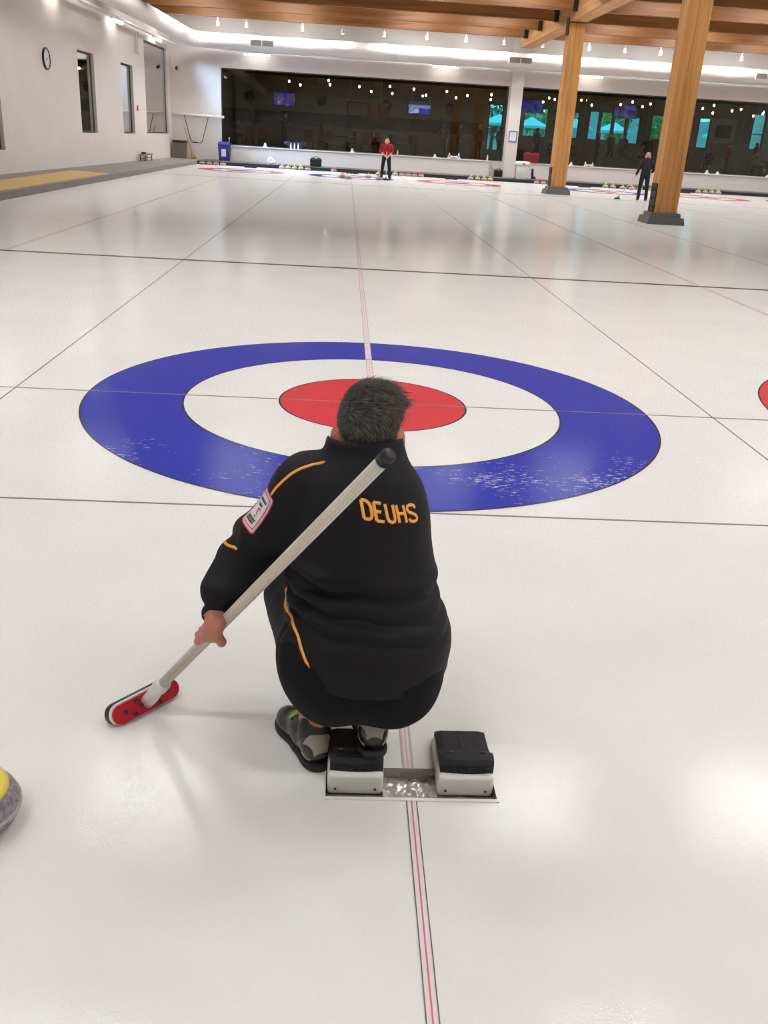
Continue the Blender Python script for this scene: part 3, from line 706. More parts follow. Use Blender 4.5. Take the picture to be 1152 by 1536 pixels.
# the near hack
t = thing('curling_hack', 'white and black rubber double hack set in the ice under the squatting curler', 'hack', (0, PY1, 0)); rel = (0, PY1, 0)
b = MB(); zt = -0.035
b.add([(PX0, PY0, zt), (PX1, PY0, zt), (PX1, PY1, zt), (PX0, PY1, zt), (PX0, PY0, 0), (PX1, PY0, 0), (PX1, PY1, 0), (PX0, PY1, 0)], [(0, 1, 2, 3), (0, 4, 5, 1), (1, 5, 6, 2), (2, 6, 7, 3), (3, 7, 4, 0)])
tray = b.build('tray', M['foil'], t, rel=rel); tray['label'] = 'shiny metal tray of the hack filled with crushed ice'
MB().box(PX0-0.004, PX1+0.004, PY0-0.010, PY0, -0.02, 0.004).build('tray_rim', M['hdpe'], t, rel=rel)
nx_, ny_ = 46, 40; XX, YY = np.meshgrid(np.linspace(-0.073, 0.074, nx_), np.linspace(PY0+0.002, PY1-0.002, ny_), indexing='ij')
gv = np.stack([XX.ravel(), YY.ravel(), np.zeros(XX.size)], 1); gv[:, 2] = -0.024 + 0.007*fnoise(gv, 130, 31) + 0.005*fnoise(gv, 320, 32, 9) - 0.012*np.clip((YY.ravel()-PY1+0.035)/0.03, 0, 1)
gf = np.array([(i*ny_+j, (i+1)*ny_+j, (i+1)*ny_+j+1, i*ny_+j+1) for i in range(nx_-1) for j in range(ny_-1)])
o = link('crushed_ice', mk_mesh('crushed_ice', gv-np.array(rel), gf, False), M['chips'], t); o['kind'] = 'stuff'
def hack_profile(x0, x1, mb):
    prof = [(-3.727, 0.034), (-3.729, 0.066), (-3.722, 0.079), (-3.708, 0.084), (-3.692, 0.080), (-3.676, 0.069), (-3.66, 0.058), (-3.64, 0.050), (-3.60, 0.046), (-3.553, 0.044), (-3.552, 0.016), (-3.60, 0.014), (-3.66, 0.03)]
    n = len(prof); k = len(mb.v); seg = 10
    for i in range(seg+1):
        f = i/seg; x = x0 + (x1-x0)*f; bow = -0.006*(1-(2*f-1)**2)
        for y, z in prof:
            mb.v.append((x + (0.004 if f > 0.99 else (-0.004 if f < 0.01 else 0)), y + (bow if y < -3.69 else 0), z - 0.004*(abs(2*f-1) > 0.99)))
    for i in range(seg):
        for j in range(n): mb.f.append((k+i*n+j, k+i*n+(j+1) % n, k+(i+1)*n+(j+1) % n, k+(i+1)*n+j))
    mb.f.append(tuple(k+j for j in range(n))[::-1]); mb.f.append(tuple(k+seg*n+j for j in range(n)))
    return mb
for s, (x0, x1) in ((-1, (-0.224, -0.073)), (1, (0.074, 0.2265))):
    v, f = sdf([('u', 'b', (((x0+x1)/2, -3.655, 0.003), ((x1-x0)/2, 0.09, 0.034), 0.010), 0), ('u', 'b', (((x0+x1)/2, -3.64, 0.022), ((x1-x0)/2-0.004, 0.075, 0.016), 0.008), 0.008)], 0.004)
    blk = link('base_block', mk_mesh('base_block', v-np.array(rel), f, True), M['hdpe'], t); blk['label'] = 'milky white plastic block of the hack'
    q = MB()
    for xx in (x0+0.022, x1-0.022): q.tube([(xx, -3.740, -0.010), (xx, -3.7475, -0.010)], 0.0035, 8)
    q.build('screws', M['screw'], blk, rel=rel)
    pad = hack_profile(x0+0.010, x1-0.006, MB()).build('rubber_pad', M['rubber'], t, False, rel); pad['label'] = 'black moulded rubber foothold'
    q = MB()
    for xx in (x0+0.035, x1-0.03): q.tube([(xx, -3.697, 0.082), (xx, -3.6965, 0.0835)], 0.006, 8)
    for xx in (x0+0.030, x1-0.025): q.box(xx-0.008, xx+0.008, -3.735, -3.722, 0.029, 0.035)
    q.build('pad_bolts', M['screw'], pad, rel=rel)
    q = MB().tube([(x0+0.075, -3.553, 0.0445), (x0+0.078, -3.64, 0.0505), (x0+0.082, -3.676, 0.069), (x0+0.088, -3.7, 0.083)], 0.0012, 5).build('mould_seam', M['carpet_dark'], pad, rel=rel)
    # raised lettering on the rear face
    tx = bpy.data.curves.new('lettering', 'FONT'); tx.body = 'MARCO'; tx.size = 0.033; tx.extrude = 0.0012; tx.align_x = 'CENTER'; tx.align_y = 'CENTER'
    to = bpy.data.objects.new('lettering_tmp', tx); COL.objects.link(to); bpy.context.view_layer.update()
    me = bpy.data.meshes.new_from_object(to.evaluated_get(bpy.context.evaluated_depsgraph_get())); bpy.data.objects.remove(to)
    for vv in me.vertices:
        x, y, z = vv.co; fx = x/((x1-x0)/2)*1.0
        vv.co = ((x0+x1)/2 + 0.002 + x*1.0 - rel[0], -3.7285 - 0.006*(1-min(1, fx*fx)) - z - 0.0004 - rel[1], 0.050 + y*0.8 - rel[2])
    me.materials.clear(); lt = link('lettering', me, M['black'], pad)

# ================================================================== SQUATTING CURLER
BASE = np.array([-0.17, -3.6, 0.0])
per = thing('person', 'curler squatting in the hack seen from behind, black jacket with orange lettering, grey-black hair', 'person', tuple(BASE))
def ppart(name, prims, res, m, parent=None, fn=None, label=None, grow=0.0):
    v, f = sdf(prims, res, grow)
    if fn is not None: v = fn(v, vnormals(v, f))
    o = link(name, mk_mesh(name, v-BASE, f, True), m, parent or per)
    if label: o['label'] = label
    return o, v, f
BB = np.array([-0.758, -3.44, 0.05]); BP = np.array([-0.122, -3.935, 1.012]); bdir = (BP-BB)/np.linalg.norm(BP-BB)
hip = [(-0.255, -3.61, 0.335), (-0.055, -3.61, 0.335)]; knee = [(-0.356, -3.26, 0.312), (-0.015, -3.24, 0.345)]; ank = [(-0.262, -3.635, 0.115), (-0.108, -3.64, 0.155)]
SHL, ELL, WRL = (-0.305, -3.505, 0.765), (-0.440, -3.50, 0.578), (-0.532, -3.612, 0.440)
SHR, ELR, WRR = (-0.105, -3.455, 0.735), (-0.062, -3.23, 0.585), (-0.05, -3.10, 0.46)
torso = [U('e', (-0.150, -3.60, 0.385), (0.222, 0.185, 0.17)), U('e', (-0.157, -3.57, 0.545), (0.19, 0.165, 0.17), k=0.06), U('e', (-0.145, -3.55, 0.685), (0.180, 0.155, 0.185), k=0.06),
         U('c', (-0.285, -3.515, 0.765), (-0.015, -3.49, 0.745), 0.075, 0.075, k=0.06), U('c', (-0.15, -3.54, 0.79), (-0.152, -3.50, 0.87), 0.10, 0.064, k=0.05)]
def fist(H, a, n, back, r_h, k=0.006):
    """closed hand: H on the handle axis, a along the handle towards the wrist, n from the handle to the back of the hand, back = left side"""
    H, a, n = np.array(H), np.array(a)/np.linalg.norm(a), np.array(n); n = n-a*(n@a); n /= np.linalg.norm(n); tt = np.cross(a, n); tt = tt*np.sign(tt@np.array(back))
    P = lambda u, ang, rr: tuple(H + a*u + (n*math.cos(ang) + tt*math.sin(ang))*rr)
    pr = []
    rr = r_h + 0.0095
    for i, u in enumerate((0.031, 0.0105, -0.0105, -0.030)):
        th0 = 0.35; ln = (2.9, 3.2, 3.1, 2.7)[i]; fr = (0.0090, 0.0094, 0.0092, 0.0082)[i]
        ch = [P(u, th0, rr+(0.007, 0.008, 0.006, 0.003)[i]), P(u-0.002, th0+ln*0.33, rr+0.002), P(u-0.003, th0+ln*0.66, rr), P(u-0.003, th0+ln, rr-0.001)]
        for j in range(3): pr.append(U('c', ch[j], ch[j+1], fr*(1.08-0.08*j), fr*(1.0-0.08*j), k=0.002))
    for i, u in enumerate((0.031, 0.0105, -0.0105, -0.030)):      # knuckles and back of the hand
        pr.append(U('c', P(u*0.6+0.055, -0.05, rr+0.012), P(u, 0.36, rr+(0.009, 0.011, 0.009, 0.005)[i]), 0.012, (0.0108, 0.0110, 0.0104, 0.0094)[i], k=0.004))
    pr.append(U('e', P(0.050, 0.0, rr+0.010), (0.030, 0.028, 0.016), np.stack([a, tt, n], 1), k=0.018))
    ch = [P(0.056, -0.45, rr+0.012), P(0.034, -1.05, rr+0.014), P(0.012, -1.45, rr+0.010), P(-0.006, -1.75, rr+0.005)]
    for j in range(3): pr.append(U('c', ch[j], ch[j+1], (0.0145, 0.0125, 0.0112)[j], (0.0125, 0.0112, 0.0092)[j], k=0.005))
    return pr
sh_ = 0.355; H = BB + bdir*0.425
tcam = np.array([0.05, -0.85, 0.52])
hand = fist(H, bdir, tcam, (-1, 0, 0), 0.0155)
hw = tuple(H + bdir*0.058 + np.array([-0.008, -0.030, 0.020]))
# face looking down the sheet, ears, neck
HC = np.array([-0.153, -3.475, 0.935])
def head_prims(c, s=1.0, fy=1.0):
    P = lambda x, y, z: (c[0]+x*s, c[1]+y*s*fy, c[2]+z*s)
    E = lambda p, r, k: U('e', P(*p), tuple(v*s for v in r), k=k*s)
    C = lambda p, q, ra, rb, k: U('c', P(*p), P(*q), ra*s, rb*s, k=k*s)
    L = [E((0, -0.008, 0.01), (0.074, 0.094, 0.086), 0.02), E((0, 0.030, -0.045), (0.058, 0.060, 0.075), 0.04), E((0, 0.062, -0.105), (0.030, 0.028, 0.022), 0.03),
         C((0, 0.088, -0.010), (0, 0.108, -0.048), 0.009, 0.013, 0.012), E((0, 0.082, -0.080), (0.024, 0.014, 0.006), 0.006), E((0, 0.080, -0.090), (0.022, 0.013, 0.006), 0.006),
         C((-0.045, 0.066, 0.008), (0.045, 0.066, 0.008), 0.013, 0.013, 0.02)]
    for q in (-1, 1):
        L.append(('s', 'e', (P(q*0.030, 0.098, -0.012), (0.014*s, 0.012*s, 0.010*s)), 0.01*s)); L.append(E((q*0.030, 0.076, -0.013), (0.012, 0.012, 0.010), 0.003))
        L.append(E((q*0.086, -0.006, -0.045), (0.011, 0.020, 0.032), 0.008)); L.append(('s', 'e', (P(q*0.097, 0.006, -0.04), (0.006*s, 0.010*s, 0.018*s)), 0.004*s))
        L.append(E((q*0.054, -0.022, -0.055), (0.028, 0.036, 0.050), 0.02))
        L.append(E((q*0.046, 0.058, -0.052), (0.022, 0.022, 0.022), 0.02))
    return L
body = [U('e', (-0.150, -3.60, 0.385), (0.19, 0.15, 0.14)), U('e', (-0.157, -3.56, 0.545), (0.155, 0.13, 0.15), k=0.05), U('e', (-0.155, -3.54, 0.685), (0.140, 0.12, 0.16), k=0.05),
        U('c', (-0.27, -3.51, 0.755), (-0.10, -3.49, 0.735), 0.05, 0.05, k=0.05), U('c', (-0.15, -3.52, 0.78), (-0.152, -3.485, 0.90), 0.075, 0.057, k=0.03)]
body += head_prims(HC)
for s, e, w in ((SHL, ELL, WRL), (SHR, ELR, WRR)): body += [U('c', s, e, 0.05, 0.040, k=0.03), U('c', e, w, 0.040, 0.028, k=0.02)]
body += [U('c', WRL, hw, 0.028, 0.024, k=0.02)] + hand
body += fist(np.array(WRR)+np.array([0.01, 0.05, -0.05]), (0.1, -0.4, 0.6), (0.1, 0.5, 0.6), (1, 0, 0), 0.012)
body.append(U('c', WRR, tuple(np.array(WRR)+np.array([0.015, 0.03, -0.02])), 0.027, 0.026, k=0.015))
for h, kn, an in zip(hip, knee, ank):
    body += [U('c', h, kn, 0.080, 0.055, k=0.04), U('c', kn, tuple(np.array(kn)*0.55+np.array(an)*0.45), 0.05, 0.052, k=0.03), U('c', tuple(np.array(kn)*0.55+np.array(an)*0.45), an, 0.052, 0.033, k=0.03), U('c', an, (an[0]-0.03 if an[0] < -0.2 else an[0], an[1]+0.09, an[2]-0.045), 0.030, 0.028, k=0.03)]
bo, bv, bf = ppart('body', body, 0.004, M['skin'])

# trousers
tr = [U('e', (-0.062, -3.655, 0.322), (0.138, 0.150, 0.165), k=0.05), U('e', (-0.215, -3.655, 0.322), (0.142, 0.150, 0.163), k=0.06), U('e', (-0.140, -3.59, 0.40), (0.190, 0.16, 0.13), k=0.06)]
for h, kn, an in zip(hip, knee, ank):
    mid = tuple(np.array(kn)*0.40+np.array(an)*0.60)
    tr += [U('c', h, kn, 0.112 if h[0] < -0.2 else 0.098, 0.074, k=0.05), U('c', kn, mid, 0.072, 0.066, k=0.03)]
tr.append(('s', 'c', (ank[0], tuple(np.array(knee[0])*0.4+np.array(ank[0])*0.6), 0.048, 0.058), 0.01))
def tr_fn(V, N): return V + N*(0.004*fnoise(V, 26, 3) + 0.002*fnoise(V, 60, 4))[:, None]
tro, tv, tf = ppart('trousers', tr, 0.006, M['fabric2'], fn=tr_fn, label='black trousers ridden up above the ankle')

# jacket: torso, sleeves, stand-up collar, hem
g = 0.014
jk = [U('e', (-0.132, -3.605, 0.385), (0.226, 0.222, 0.20)), U('e', (-0.157, -3.575, 0.555), (0.197, 0.178, 0.175), k=0.05), U('e', (-0.156, -3.555, 0.69), (0.176, 0.165, 0.19), k=0.05),
      U('c', (-0.290, -3.512, 0.765), (-0.096, -3.485, 0.745), 0.084, 0.080, k=0.05), U('c', (-0.155, -3.545, 0.79), (-0.155, -3.515, 0.86), 0.115, 0.092, k=0.05)]
jk += [U('c', SHL, ELL, 0.082, 0.070, k=0.05), U('c', ELL, (-0.512, -3.590, 0.490), 0.070, 0.056, k=0.04), U('e', (-0.518, -3.592, 0.474), (0.055, 0.055, 0.030), k=0.02), U('c', (-0.522, -3.602, 0.466), (-0.531, -3.614, 0.438), 0.044, 0.037, k=0.012)]
jk += [U('c', SHR, ELR, 0.080, 0.068, k=0.04), U('c', ELR, WRR, 0.070, 0.048, k=0.04)]
jk += [U('c', (-0.156, -3.515, 0.82), (-0.160, -3.507, 0.900), 0.104, 0.098, k=0.02)]
jk += [('s', 'c', ((-0.158, -3.49, 0.86), (-0.16, -3.475, 1.02), 0.084, 0.12), 0.006), ('s', 'c', ((-0.536, -3.622, 0.415), (-0.531, -3.614, 0.432), 0.033, 0.031), 0.004), ('i', 'p', ((-0.145, -3.81, 0.322), (-0.05, 0.02, -1)), 0.010), ('i', 'p', ((-0.16, -3.5, 0.908), (-0.05, 0.10, 1)), 0.008)]
def jk_fn(V, N):
    x, y, z = V.T
    back = np.clip((-3.5-y)/0.12, 0, 1); tor = np.clip((0.26-np.abs(x+0.15))/0.05, 0, 1)
    w = x*0.25 + 0.012*np.sin(x*21+1) + 0.008*np.sin(x*47)
    zz = z + w*0.4
    d = np.zeros(len(V))
    for z0, amp, s in ((0.585, 0.013, 0.016), (0.553, -0.012, 0.009), (0.528, 0.009, 0.012), (0.500, -0.010, 0.008), (0.478, 0.007, 0.012), (0.455, -0.007, 0.007), (0.43, 0.004, 0.012)):
        d += amp*np.exp(-((zz-z0)/s)**2)
    d *= back*np.clip(tor, 0.0, 1)*(0.75+0.25*np.sin(x*14+z*9))
    sl = np.clip((-0.30-x)/0.07, 0, 1)                     # sleeve
    p = (V-np.array(SHL))@(np.array([-0.23, -0.09, -0.34])/0.42)
    d += sl*(0.010*np.sin(p*62+2.2*np.sin(y*30)+x*22)*np.clip((p-0.12)/0.1, 0.15, 1.0))
    d += 0.0045*fnoise(V, 22, 11) + 0.0015*fnoise(V, 55, 12)
    d += 0.005*np.exp(-((z-0.02*(y+3.81)+0.05*(x+0.145)-0.334)/0.010)**2)*(x > -0.42)*(z < 0.42)
    return V + N*d[:, None]
jo, jv, jf = ppart('jacket', jk, 0.005, M['fabric'], fn=jk_fn, label='black stretch jacket with orange piping and stand-up collar')
JB = BVHTree.FromPolygons([tuple(v) for v in jv], [tuple(f) for f in jf])
def jhit(o, d):
    h = JB.ray_cast(Vector(o), Vector(d).normalized()); return h[0], h[1]
def surf_strip(name, pts, w, m, lift=0.0022, label=None, taper=True, par=None):
    """ribbon laid on the jacket along surface points"""
    out = []
    P = [Vector(p) for p in pts]; D = []
    for i in range(len(P)-1):
        n = max(2, int((P[i+1]-P[i]).length/0.006))
        for j in range(n): D.append(P[i].lerp(P[i+1], j/n))
    D.append(P[-1])
    Q = []
    for p in D:
        c, nn, _, _ = JB.find_nearest(p); Q.append((c, nn))
    b = MB(); 
    for i, (c, nn) in enumerate(Q):
        tg = (Q[min(i+1, len(Q)-1)][0]-Q[max(i-1, 0)][0]).normalized(); sd = tg.cross(nn).normalized()
        ww = w*(0.35 if (taper and i in (0, len(Q)-1)) else 1.0)
        for s, l in ((-1, 0.0003), (-0.7, lift), (0.7, lift), (1, 0.0003)):
            pt = c + sd*(ww*s); c2, n2, _, _ = JB.find_nearest(pt); b.v.append(tuple(c2 + n2*l))
    for i in range(len(Q)-1):
        for j in range(3): b.f.append((4*i+j, 4*i+j+1, 4*i+4+j+1, 4*i+4+j))
    o = b.build(name, m, par or jo, True, tuple(BASE))
    if label: o['label'] = label
    return o
surf_strip('piping', [(-0.2585, -3.5739, 0.8601), (-0.2882, -3.5678, 0.8496), (-0.3209, -3.571, 0.837), (-0.3538, -3.5701, 0.8122), (-0.3791, -3.5604, 0.7823), (-0.3962, -3.5538, 0.7554)], 0.0042, M['orange'], label='orange piping over the left shoulder')
surf_strip('piping', [(-0.486, -3.572, 0.609), (-0.499, -3.555, 0.611), (-0.513, -3.530, 0.605), (-0.52, -3.505, 0.598)], 0.004, M['orange'], label='orange piping at the elbow fold')
surf_strip('piping', [(-0.3495, -3.6029, 0.5214), (-0.3571, -3.6124, 0.4871), (-0.3508, -3.6535, 0.4749), (-0.3379, -3.6976, 0.4675), (-0.3223, -3.7308, 0.4491), (-0.3035, -3.7624, 0.4113), (-0.2753, -3.7839, 0.3737)], 0.0052, M['orange'], label='orange piping down the side seam')
surf_strip('zip_pull', [(-0.346, -3.668, 0.476), (-0.349, -3.655, 0.486), (-0.352, -3.642, 0.490)], 0.0016, M['granite'], 0.004, label='small grey zip pull')
# the surname on the back, each letter a piece of embroidery
LET = {'D': [[(0, 0), (0, 1)], [(0, 1), (.55, 1), (.85, .9), (1, .72), (1, .28), (.85, .1), (.55, 0), (0, 0)]],
       'E': [[(0, 0), (0, 1)], [(0, 1), (1, 1)], [(0, .53), (.8, .53)], [(0, 0), (1, 0)]],
       'U': [[(0, 1), (0, .25), (.15, .06), (.5, 0), (.85, .06), (1, .25), (1, 1)]],
       'H': [[(0, 0), (0, 1)], [(1, 0), (1, 1)], [(0, .52), (1, .52)]],
       'S': [[(1, .78), (.9, .94), (.5, 1), (.1, .92), (0, .76), (.12, .6), (.5, .5), (.88, .38), (1, .22), (.88, .06), (.5, 0), (.1, .06), (0, .22)]]}
def bk(u, v):
    TL, TR, BL, BR = (-0.1732, 0.8118), (-0.0366, 0.7876), (-0.1618, 0.7646), (-0.0226, 0.740)
    x = (TL[0]*(1-u)+TR[0]*u)*v + (BL[0]*(1-u)+BR[0]*u)*(1-v); z = (TL[1]*(1-u)+TR[1]*u)*v + (BL[1]*(1-u)+BR[1]*u)*(1-v)
    h, _ = jhit((x, -4.6, z), (0, 1, 0)); return h
for i, ch in enumerate('DEUHS'):
    u0_, w_ = (0.02, 0.24, 0.445, 0.645, 0.835)[i], (0.155, 0.135, 0.135, 0.13, 0.15)[i]
    first = None
    for stn in LET[ch]:
        o = surf_strip('letter' if first is None else 'letter_stroke', [bk(u0_+w_*p, 0.07+0.86*q) for p, q in stn], 0.0039, M['orange'], 0.0016, taper=False)
        if first is None: first = o; o['label'] = 'orange embroidered letter'
        else:                                                 # one mesh per letter
            me = first.data; k = len(me.vertices)
            V = [v.co[:] for v in me.vertices] + [v.co[:] for v in o.data.vertices]; F = [tuple(p.vertices) for p in me.polygons] + [tuple(x+k for x in p.vertices) for p in o.data.polygons]
            nm = mk_mesh('letter', V, F, True); nm.materials.append(M['orange']); first.data = nm; bpy.data.objects.remove(o)
# sleeve patch
PA, PB = Vector((-0.3835, -3.573, 0.7495)), Vector((-0.4405, -3.576, 0.6495)); PT = Vector((-0.52, 0.80, 0.31)).normalized(); PW = 0.078; PL = (PB-PA).length
def pq(a, w, lift):                                           # a along the sleeve 0..1, w across 0..1
    c, nn, _, _ = JB.find_nearest(PA.lerp(PB, a) + PT*(w*PW)); return c + nn*lift
def patch_layer(name, inset, lift, m, par, label=None):
    hx, hy = 0.5-inset/PL, 0.5-inset/PW; rr = max(0.003, 0.012-inset); b = MB(); n = 0; out = []
    for cx_, cy_, a0 in ((1, 1, 0), (-1, 1, PI/2), (-1, -1, PI), (1, -1, 3*PI/2)):
        for j in range(5):
            a = a0+j*PI/8; out.append((0.5+cx_*(hx-rr/PL)+rr/PL*math.cos(a), 0.5+cy_*(hy-rr/PW)+rr/PW*math.sin(a)))
    den = []
    for i in range(len(out)):
        p, q = out[i], out[(i+1) % len(out)]
        for j in range(3): den.append((p[0]+(q[0]-p[0])*j/3, p[1]+(q[1]-p[1])*j/3))
    n = len(den); R_ = 8
    for r in range(1, R_+1):
        for p in den: b.v.append(tuple(pq(0.5+(p[0]-0.5)*r/R_, 0.5+(p[1]-0.5)*r/R_, lift)))
    b.v.append(tuple(pq(0.5, 0.5, lift))); c = len(b.v)-1
    for i in range(n):
        b.f.append((c, i, (i+1) % n))
        for r in range(R_-1): b.f.append((r*n+i, (r+1)*n+i, (r+1)*n+(i+1) % n, r*n+(i+1) % n))
    o = b.build(name, m, par, True, tuple(BASE))
    if label: o['label'] = label
    return o
pt = patch_layer('sleeve_patch', 0, 0.0016, M['patchred'], jo, 'white sleeve patch with pink and red borders')
for nm, ins, lf, mm in (('patch_border', 0.004, 0.0023, 'patchpink'), ('patch_border', 0.0115, 0.0029, 'patchred'), ('patch_field', 0.0135, 0.0035, 'patchwhite')): 
    q = patch_layer(nm, ins, lf, M[mm], jo)
def pmark(name, pts, w, m):
    b = MB()
    for i in range(len(pts)-1):
        p, q = pts[i], pts[i+1]; d = ((q[0]-p[0])*PL, (q[1]-p[1])*PW); l = math.hypot(*d); nx_, ny_ = -d[1]/l*w/PL, d[0]/l*w/PW; k = len(b.v)
        for (s, e) in ((0, 0), (1, 0), (1, 1), (0, 1)):
            a = p[0]+(q[0]-p[0])*s + nx_*(1 if e else -1); ww = p[1]+(q[1]-p[1])*s + ny_*(1 if e else -1); b.v.append(tuple(pq(a, ww, 0.0042)))
        b.f.append((k, k+1, k+2, k+3))
    return b.build(name, m, jo, False, tuple(BASE))
for a, w0, w1, n in ((0.24, 0.27, 0.80, 9), (0.36, 0.40, 0.66, 4), (0.72, 0.28, 0.78, 8), (0.79, 0.30, 0.78, 8)):
    b_ = []
    for i in range(n):
        w = w0+(w1-w0)*i/n; b_ += [(a+0.035, w+0.01), (a-0.03, w+0.012 + 0.02*(i % 2)), (a+0.02, w+0.045)]
    pmark('patch_lettering', b_, 0.0011, M['ink'])
pmark('patch_figure', [(0.62, 0.42), (0.58, 0.40), (0.54, 0.50), (0.50, 0.44), (0.46, 0.52), (0.44, 0.40), (0.47, 0.34)], 0.0012, M['patchred'])
pmark('patch_figure', [(0.66, 0.44), (0.63, 0.42)], 0.003, M['patchred'])

# hair: a dark under layer and combed strands
def hfn(V, N): return V + N*(0.002*fnoise(V, 120, 5))[:, None]
hc = HC + np.array([0, -0.008, 0.010])
hp = [U('e', tuple(hc), (0.078, 0.099, 0.091)), U('c', tuple(HC+np.array([0, -0.055, -0.02])), tuple(HC+np.array([0, -0.052, -0.062])), 0.048, 0.042, k=0.03), U('e', tuple(HC+np.array([0.022, 0.01, 0.056])), (0.056, 0.07, 0.040), k=0.03),
      ('i', 'p', (tuple(HC+np.array([0, 0.070, 0.03])), (0, 0.9, -0.45)), 0.004), ('i', 'p', (tuple(HC+np.array([0, -0.05, -0.078])), (0, 0.25, -1)), 0.004)]
for q in (-1, 1): hp.append(('s', 'e', (tuple(HC+np.array([q*0.092, 0.012, -0.052])), (0.022, 0.032, 0.040)), 0.006))
ho, hv, hf = ppart('hair', hp, 0.004, M['hairbase'], fn=hfn, label='short grey-black combed hair')
hn = vnormals(hv, hf)
sel = rng.choice(len(hv), 5200, p=None)
b = MB(); SV = []; SF = []
for i in sel:
    p = hv[i] + rng.normal(0, 0.0012, 3); n = hn[i]; rel_ = p-HC
    if rel_[1] > 0.075: continue
    top = float(np.clip((rel_[2]-0.0)/0.06, 0, 1))
    comb = np.array([0.8, -0.35, 0.02+0.25*(rel_[0] > 0.03)])*top + np.array([0.1, -0.1, -1.0])*(1-top)
    comb = comb - n*(comb@n)*0.85
    L_ = (0.010 + 0.022*top)*rng.uniform(0.6, 1.2)
    if rel_[0] > 0.035 and rel_[2] > 0.03: L_ *= 1.25
    d = comb/np.linalg.norm(comb) + rng.normal(0, 0.15, 3); q0 = p; k = len(SV); sd = np.cross(d, n); sd /= np.linalg.norm(sd)+1e-9
    wv = rng.uniform(0.0006, 0.0011)
    for s in range(4):
        f = s/3; q = p + d*L_*f + n*(0.003+0.003*top)*math.sin(f*2.4); w2 = wv*(1-0.75*f)
        SV += [q-sd*w2, q+n*w2*0.8, q+sd*w2]
    for s in range(3):
        for j in range(3): SF.append((k+3*s+j, k+3*s+(j+1) % 3, k+3*s+3+(j+1) % 3, k+3*s+3+j))
o = link('hair_strands', mk_mesh('hair_strands', np.array(SV)-BASE, np.array(SF), True), M['hair'], ho); o['kind'] = 'stuff'; o['label'] = 'grey streaked hair strands'

# shoes and socks
def shoe(O, f, up, label, lace, side):
    f = np.array(f, float); f /= np.linalg.norm(f); up = np.array(up, float); up -= f*(up@f); up /= np.linalg.norm(up); s = np.cross(up, f)
    R_ = np.stack([f, s, up], 1); O = np.array(O, float)
    P = lambda x, y, z: tuple(O + f*x + s*y + up*z)
    E = lambda x, y, z, a, b_, c, k=0.015: U('e', P(x, y, z), (a, b_, c), R_, k=k)
    upper = [E(0.044, 0, 0.056, 0.041, 0.036, 0.050), E(0.115, 0, 0.050, 0.085, 0.041, 0.043, 0.02), E(0.200, 0, 0.034, 0.068, 0.045, 0.032, 0.02), U('c', P(0.05, 0, 0.07), P(0.055, 0, 0.090), 0.037, 0.039, k=0.02), U('c', P(0.075, 0, 0.078), P(0.15, 0, 0.066), 0.026, 0.022, k=0.02)]
    cut = [('i', 'p', (P(0.1, 0, 0.012), tuple(-up)), 0.003), ('s', 'c', (P(0.058, 0, 0.105), P(0.06, 0, 0.14), 0.030, 0.04), 0.006)]
    o, v, ff = ppart('shoe', upper+cut, 0.003, M['shoe'], label=label)
    sole = [E(0.045, 0, 0.010, 0.050, 0.040, 0.03), E(0.120, side*0.004, 0.010, 0.09, 0.036, 0.03, 0.02), E(0.205, 0, 0.010, 0.068, 0.049, 0.03, 0.02), ('i', 'p', (P(0.1, 0, 0.0), tuple(-up)), 0.002), ('i', 'p', (P(0.1, 0, 0.020), tuple(up)), 0.003)]
    so_, _, _ = ppart('sole', sole, 0.004, M['rubber'], o); so_['label'] = 'black shoe sole'
    patch = upper + [('s', 'e', (P(0.0, 0, 0.030), (0.05, 0.026, 0.030), R_), 0.004), ('s', 'e', (P(0.022, 0.045, 0.056), (0.026, 0.026, 0.026), R_), 0.004), ('s', 'e', (P(0.022, -0.045, 0.056), (0.026, 0.026, 0.026), R_), 0.004),
                     ('i', 'p', (P(0.050, 0, 0.05), tuple(f*0.9+up*0.3)), 0.002), ('i', 'p', (P(0.05, 0, 0.022), tuple(-up)), 0.002), ('s', 'c', (P(0.058, 0, 0.100), P(0.06, 0, 0.14), 0.033, 0.04), 0.003)]
    po_, _, _ = ppart('heel_counter', patch, 0.003, M['shoelight'], o, grow=0.0022); po_['label'] = 'pale grey leather heel piece'
    if lace:
        q = MB().tube([P(0.148, -0.030, 0.084), P(0.152, 0, 0.101), P(0.158, 0.030, 0.082)], 0.0045, 8); q.build('lace', M['lace'], o, True, tuple(BASE))['label'] = 'lime green lace'
    else:
        q = MB().tube([P(0.085, -0.036, 0.086), P(0.075, -0.040, 0.092)], 0.003, 8); q.build('lace', M['lace'], o, True, tuple(BASE))['label'] = 'lime green lace end'
shoe((-0.240, -3.690, 0.0), (-0.440, 0.90, 0), (0, 0, 1), 'dark grey curling shoe flat on the ice', True, 1)
shoe((-0.103, -3.742, 0.088), (-0.05, 1.0, -0.20), (0, 0.2, 1), 'dark grey curling shoe on the hack', False, -1)
for an, tp in ((ank[0], (-0.268, -3.615, 0.145)), (ank[1], (-0.105, -3.60, 0.19))):
    ppart('sock', [U('c', (an[0], an[1], an[2]-0.05), (an[0]-0.002, an[1]+0.002, an[2]-0.007), 0.045, 0.0445)], 0.004, M['black'], label='black ankle sock')

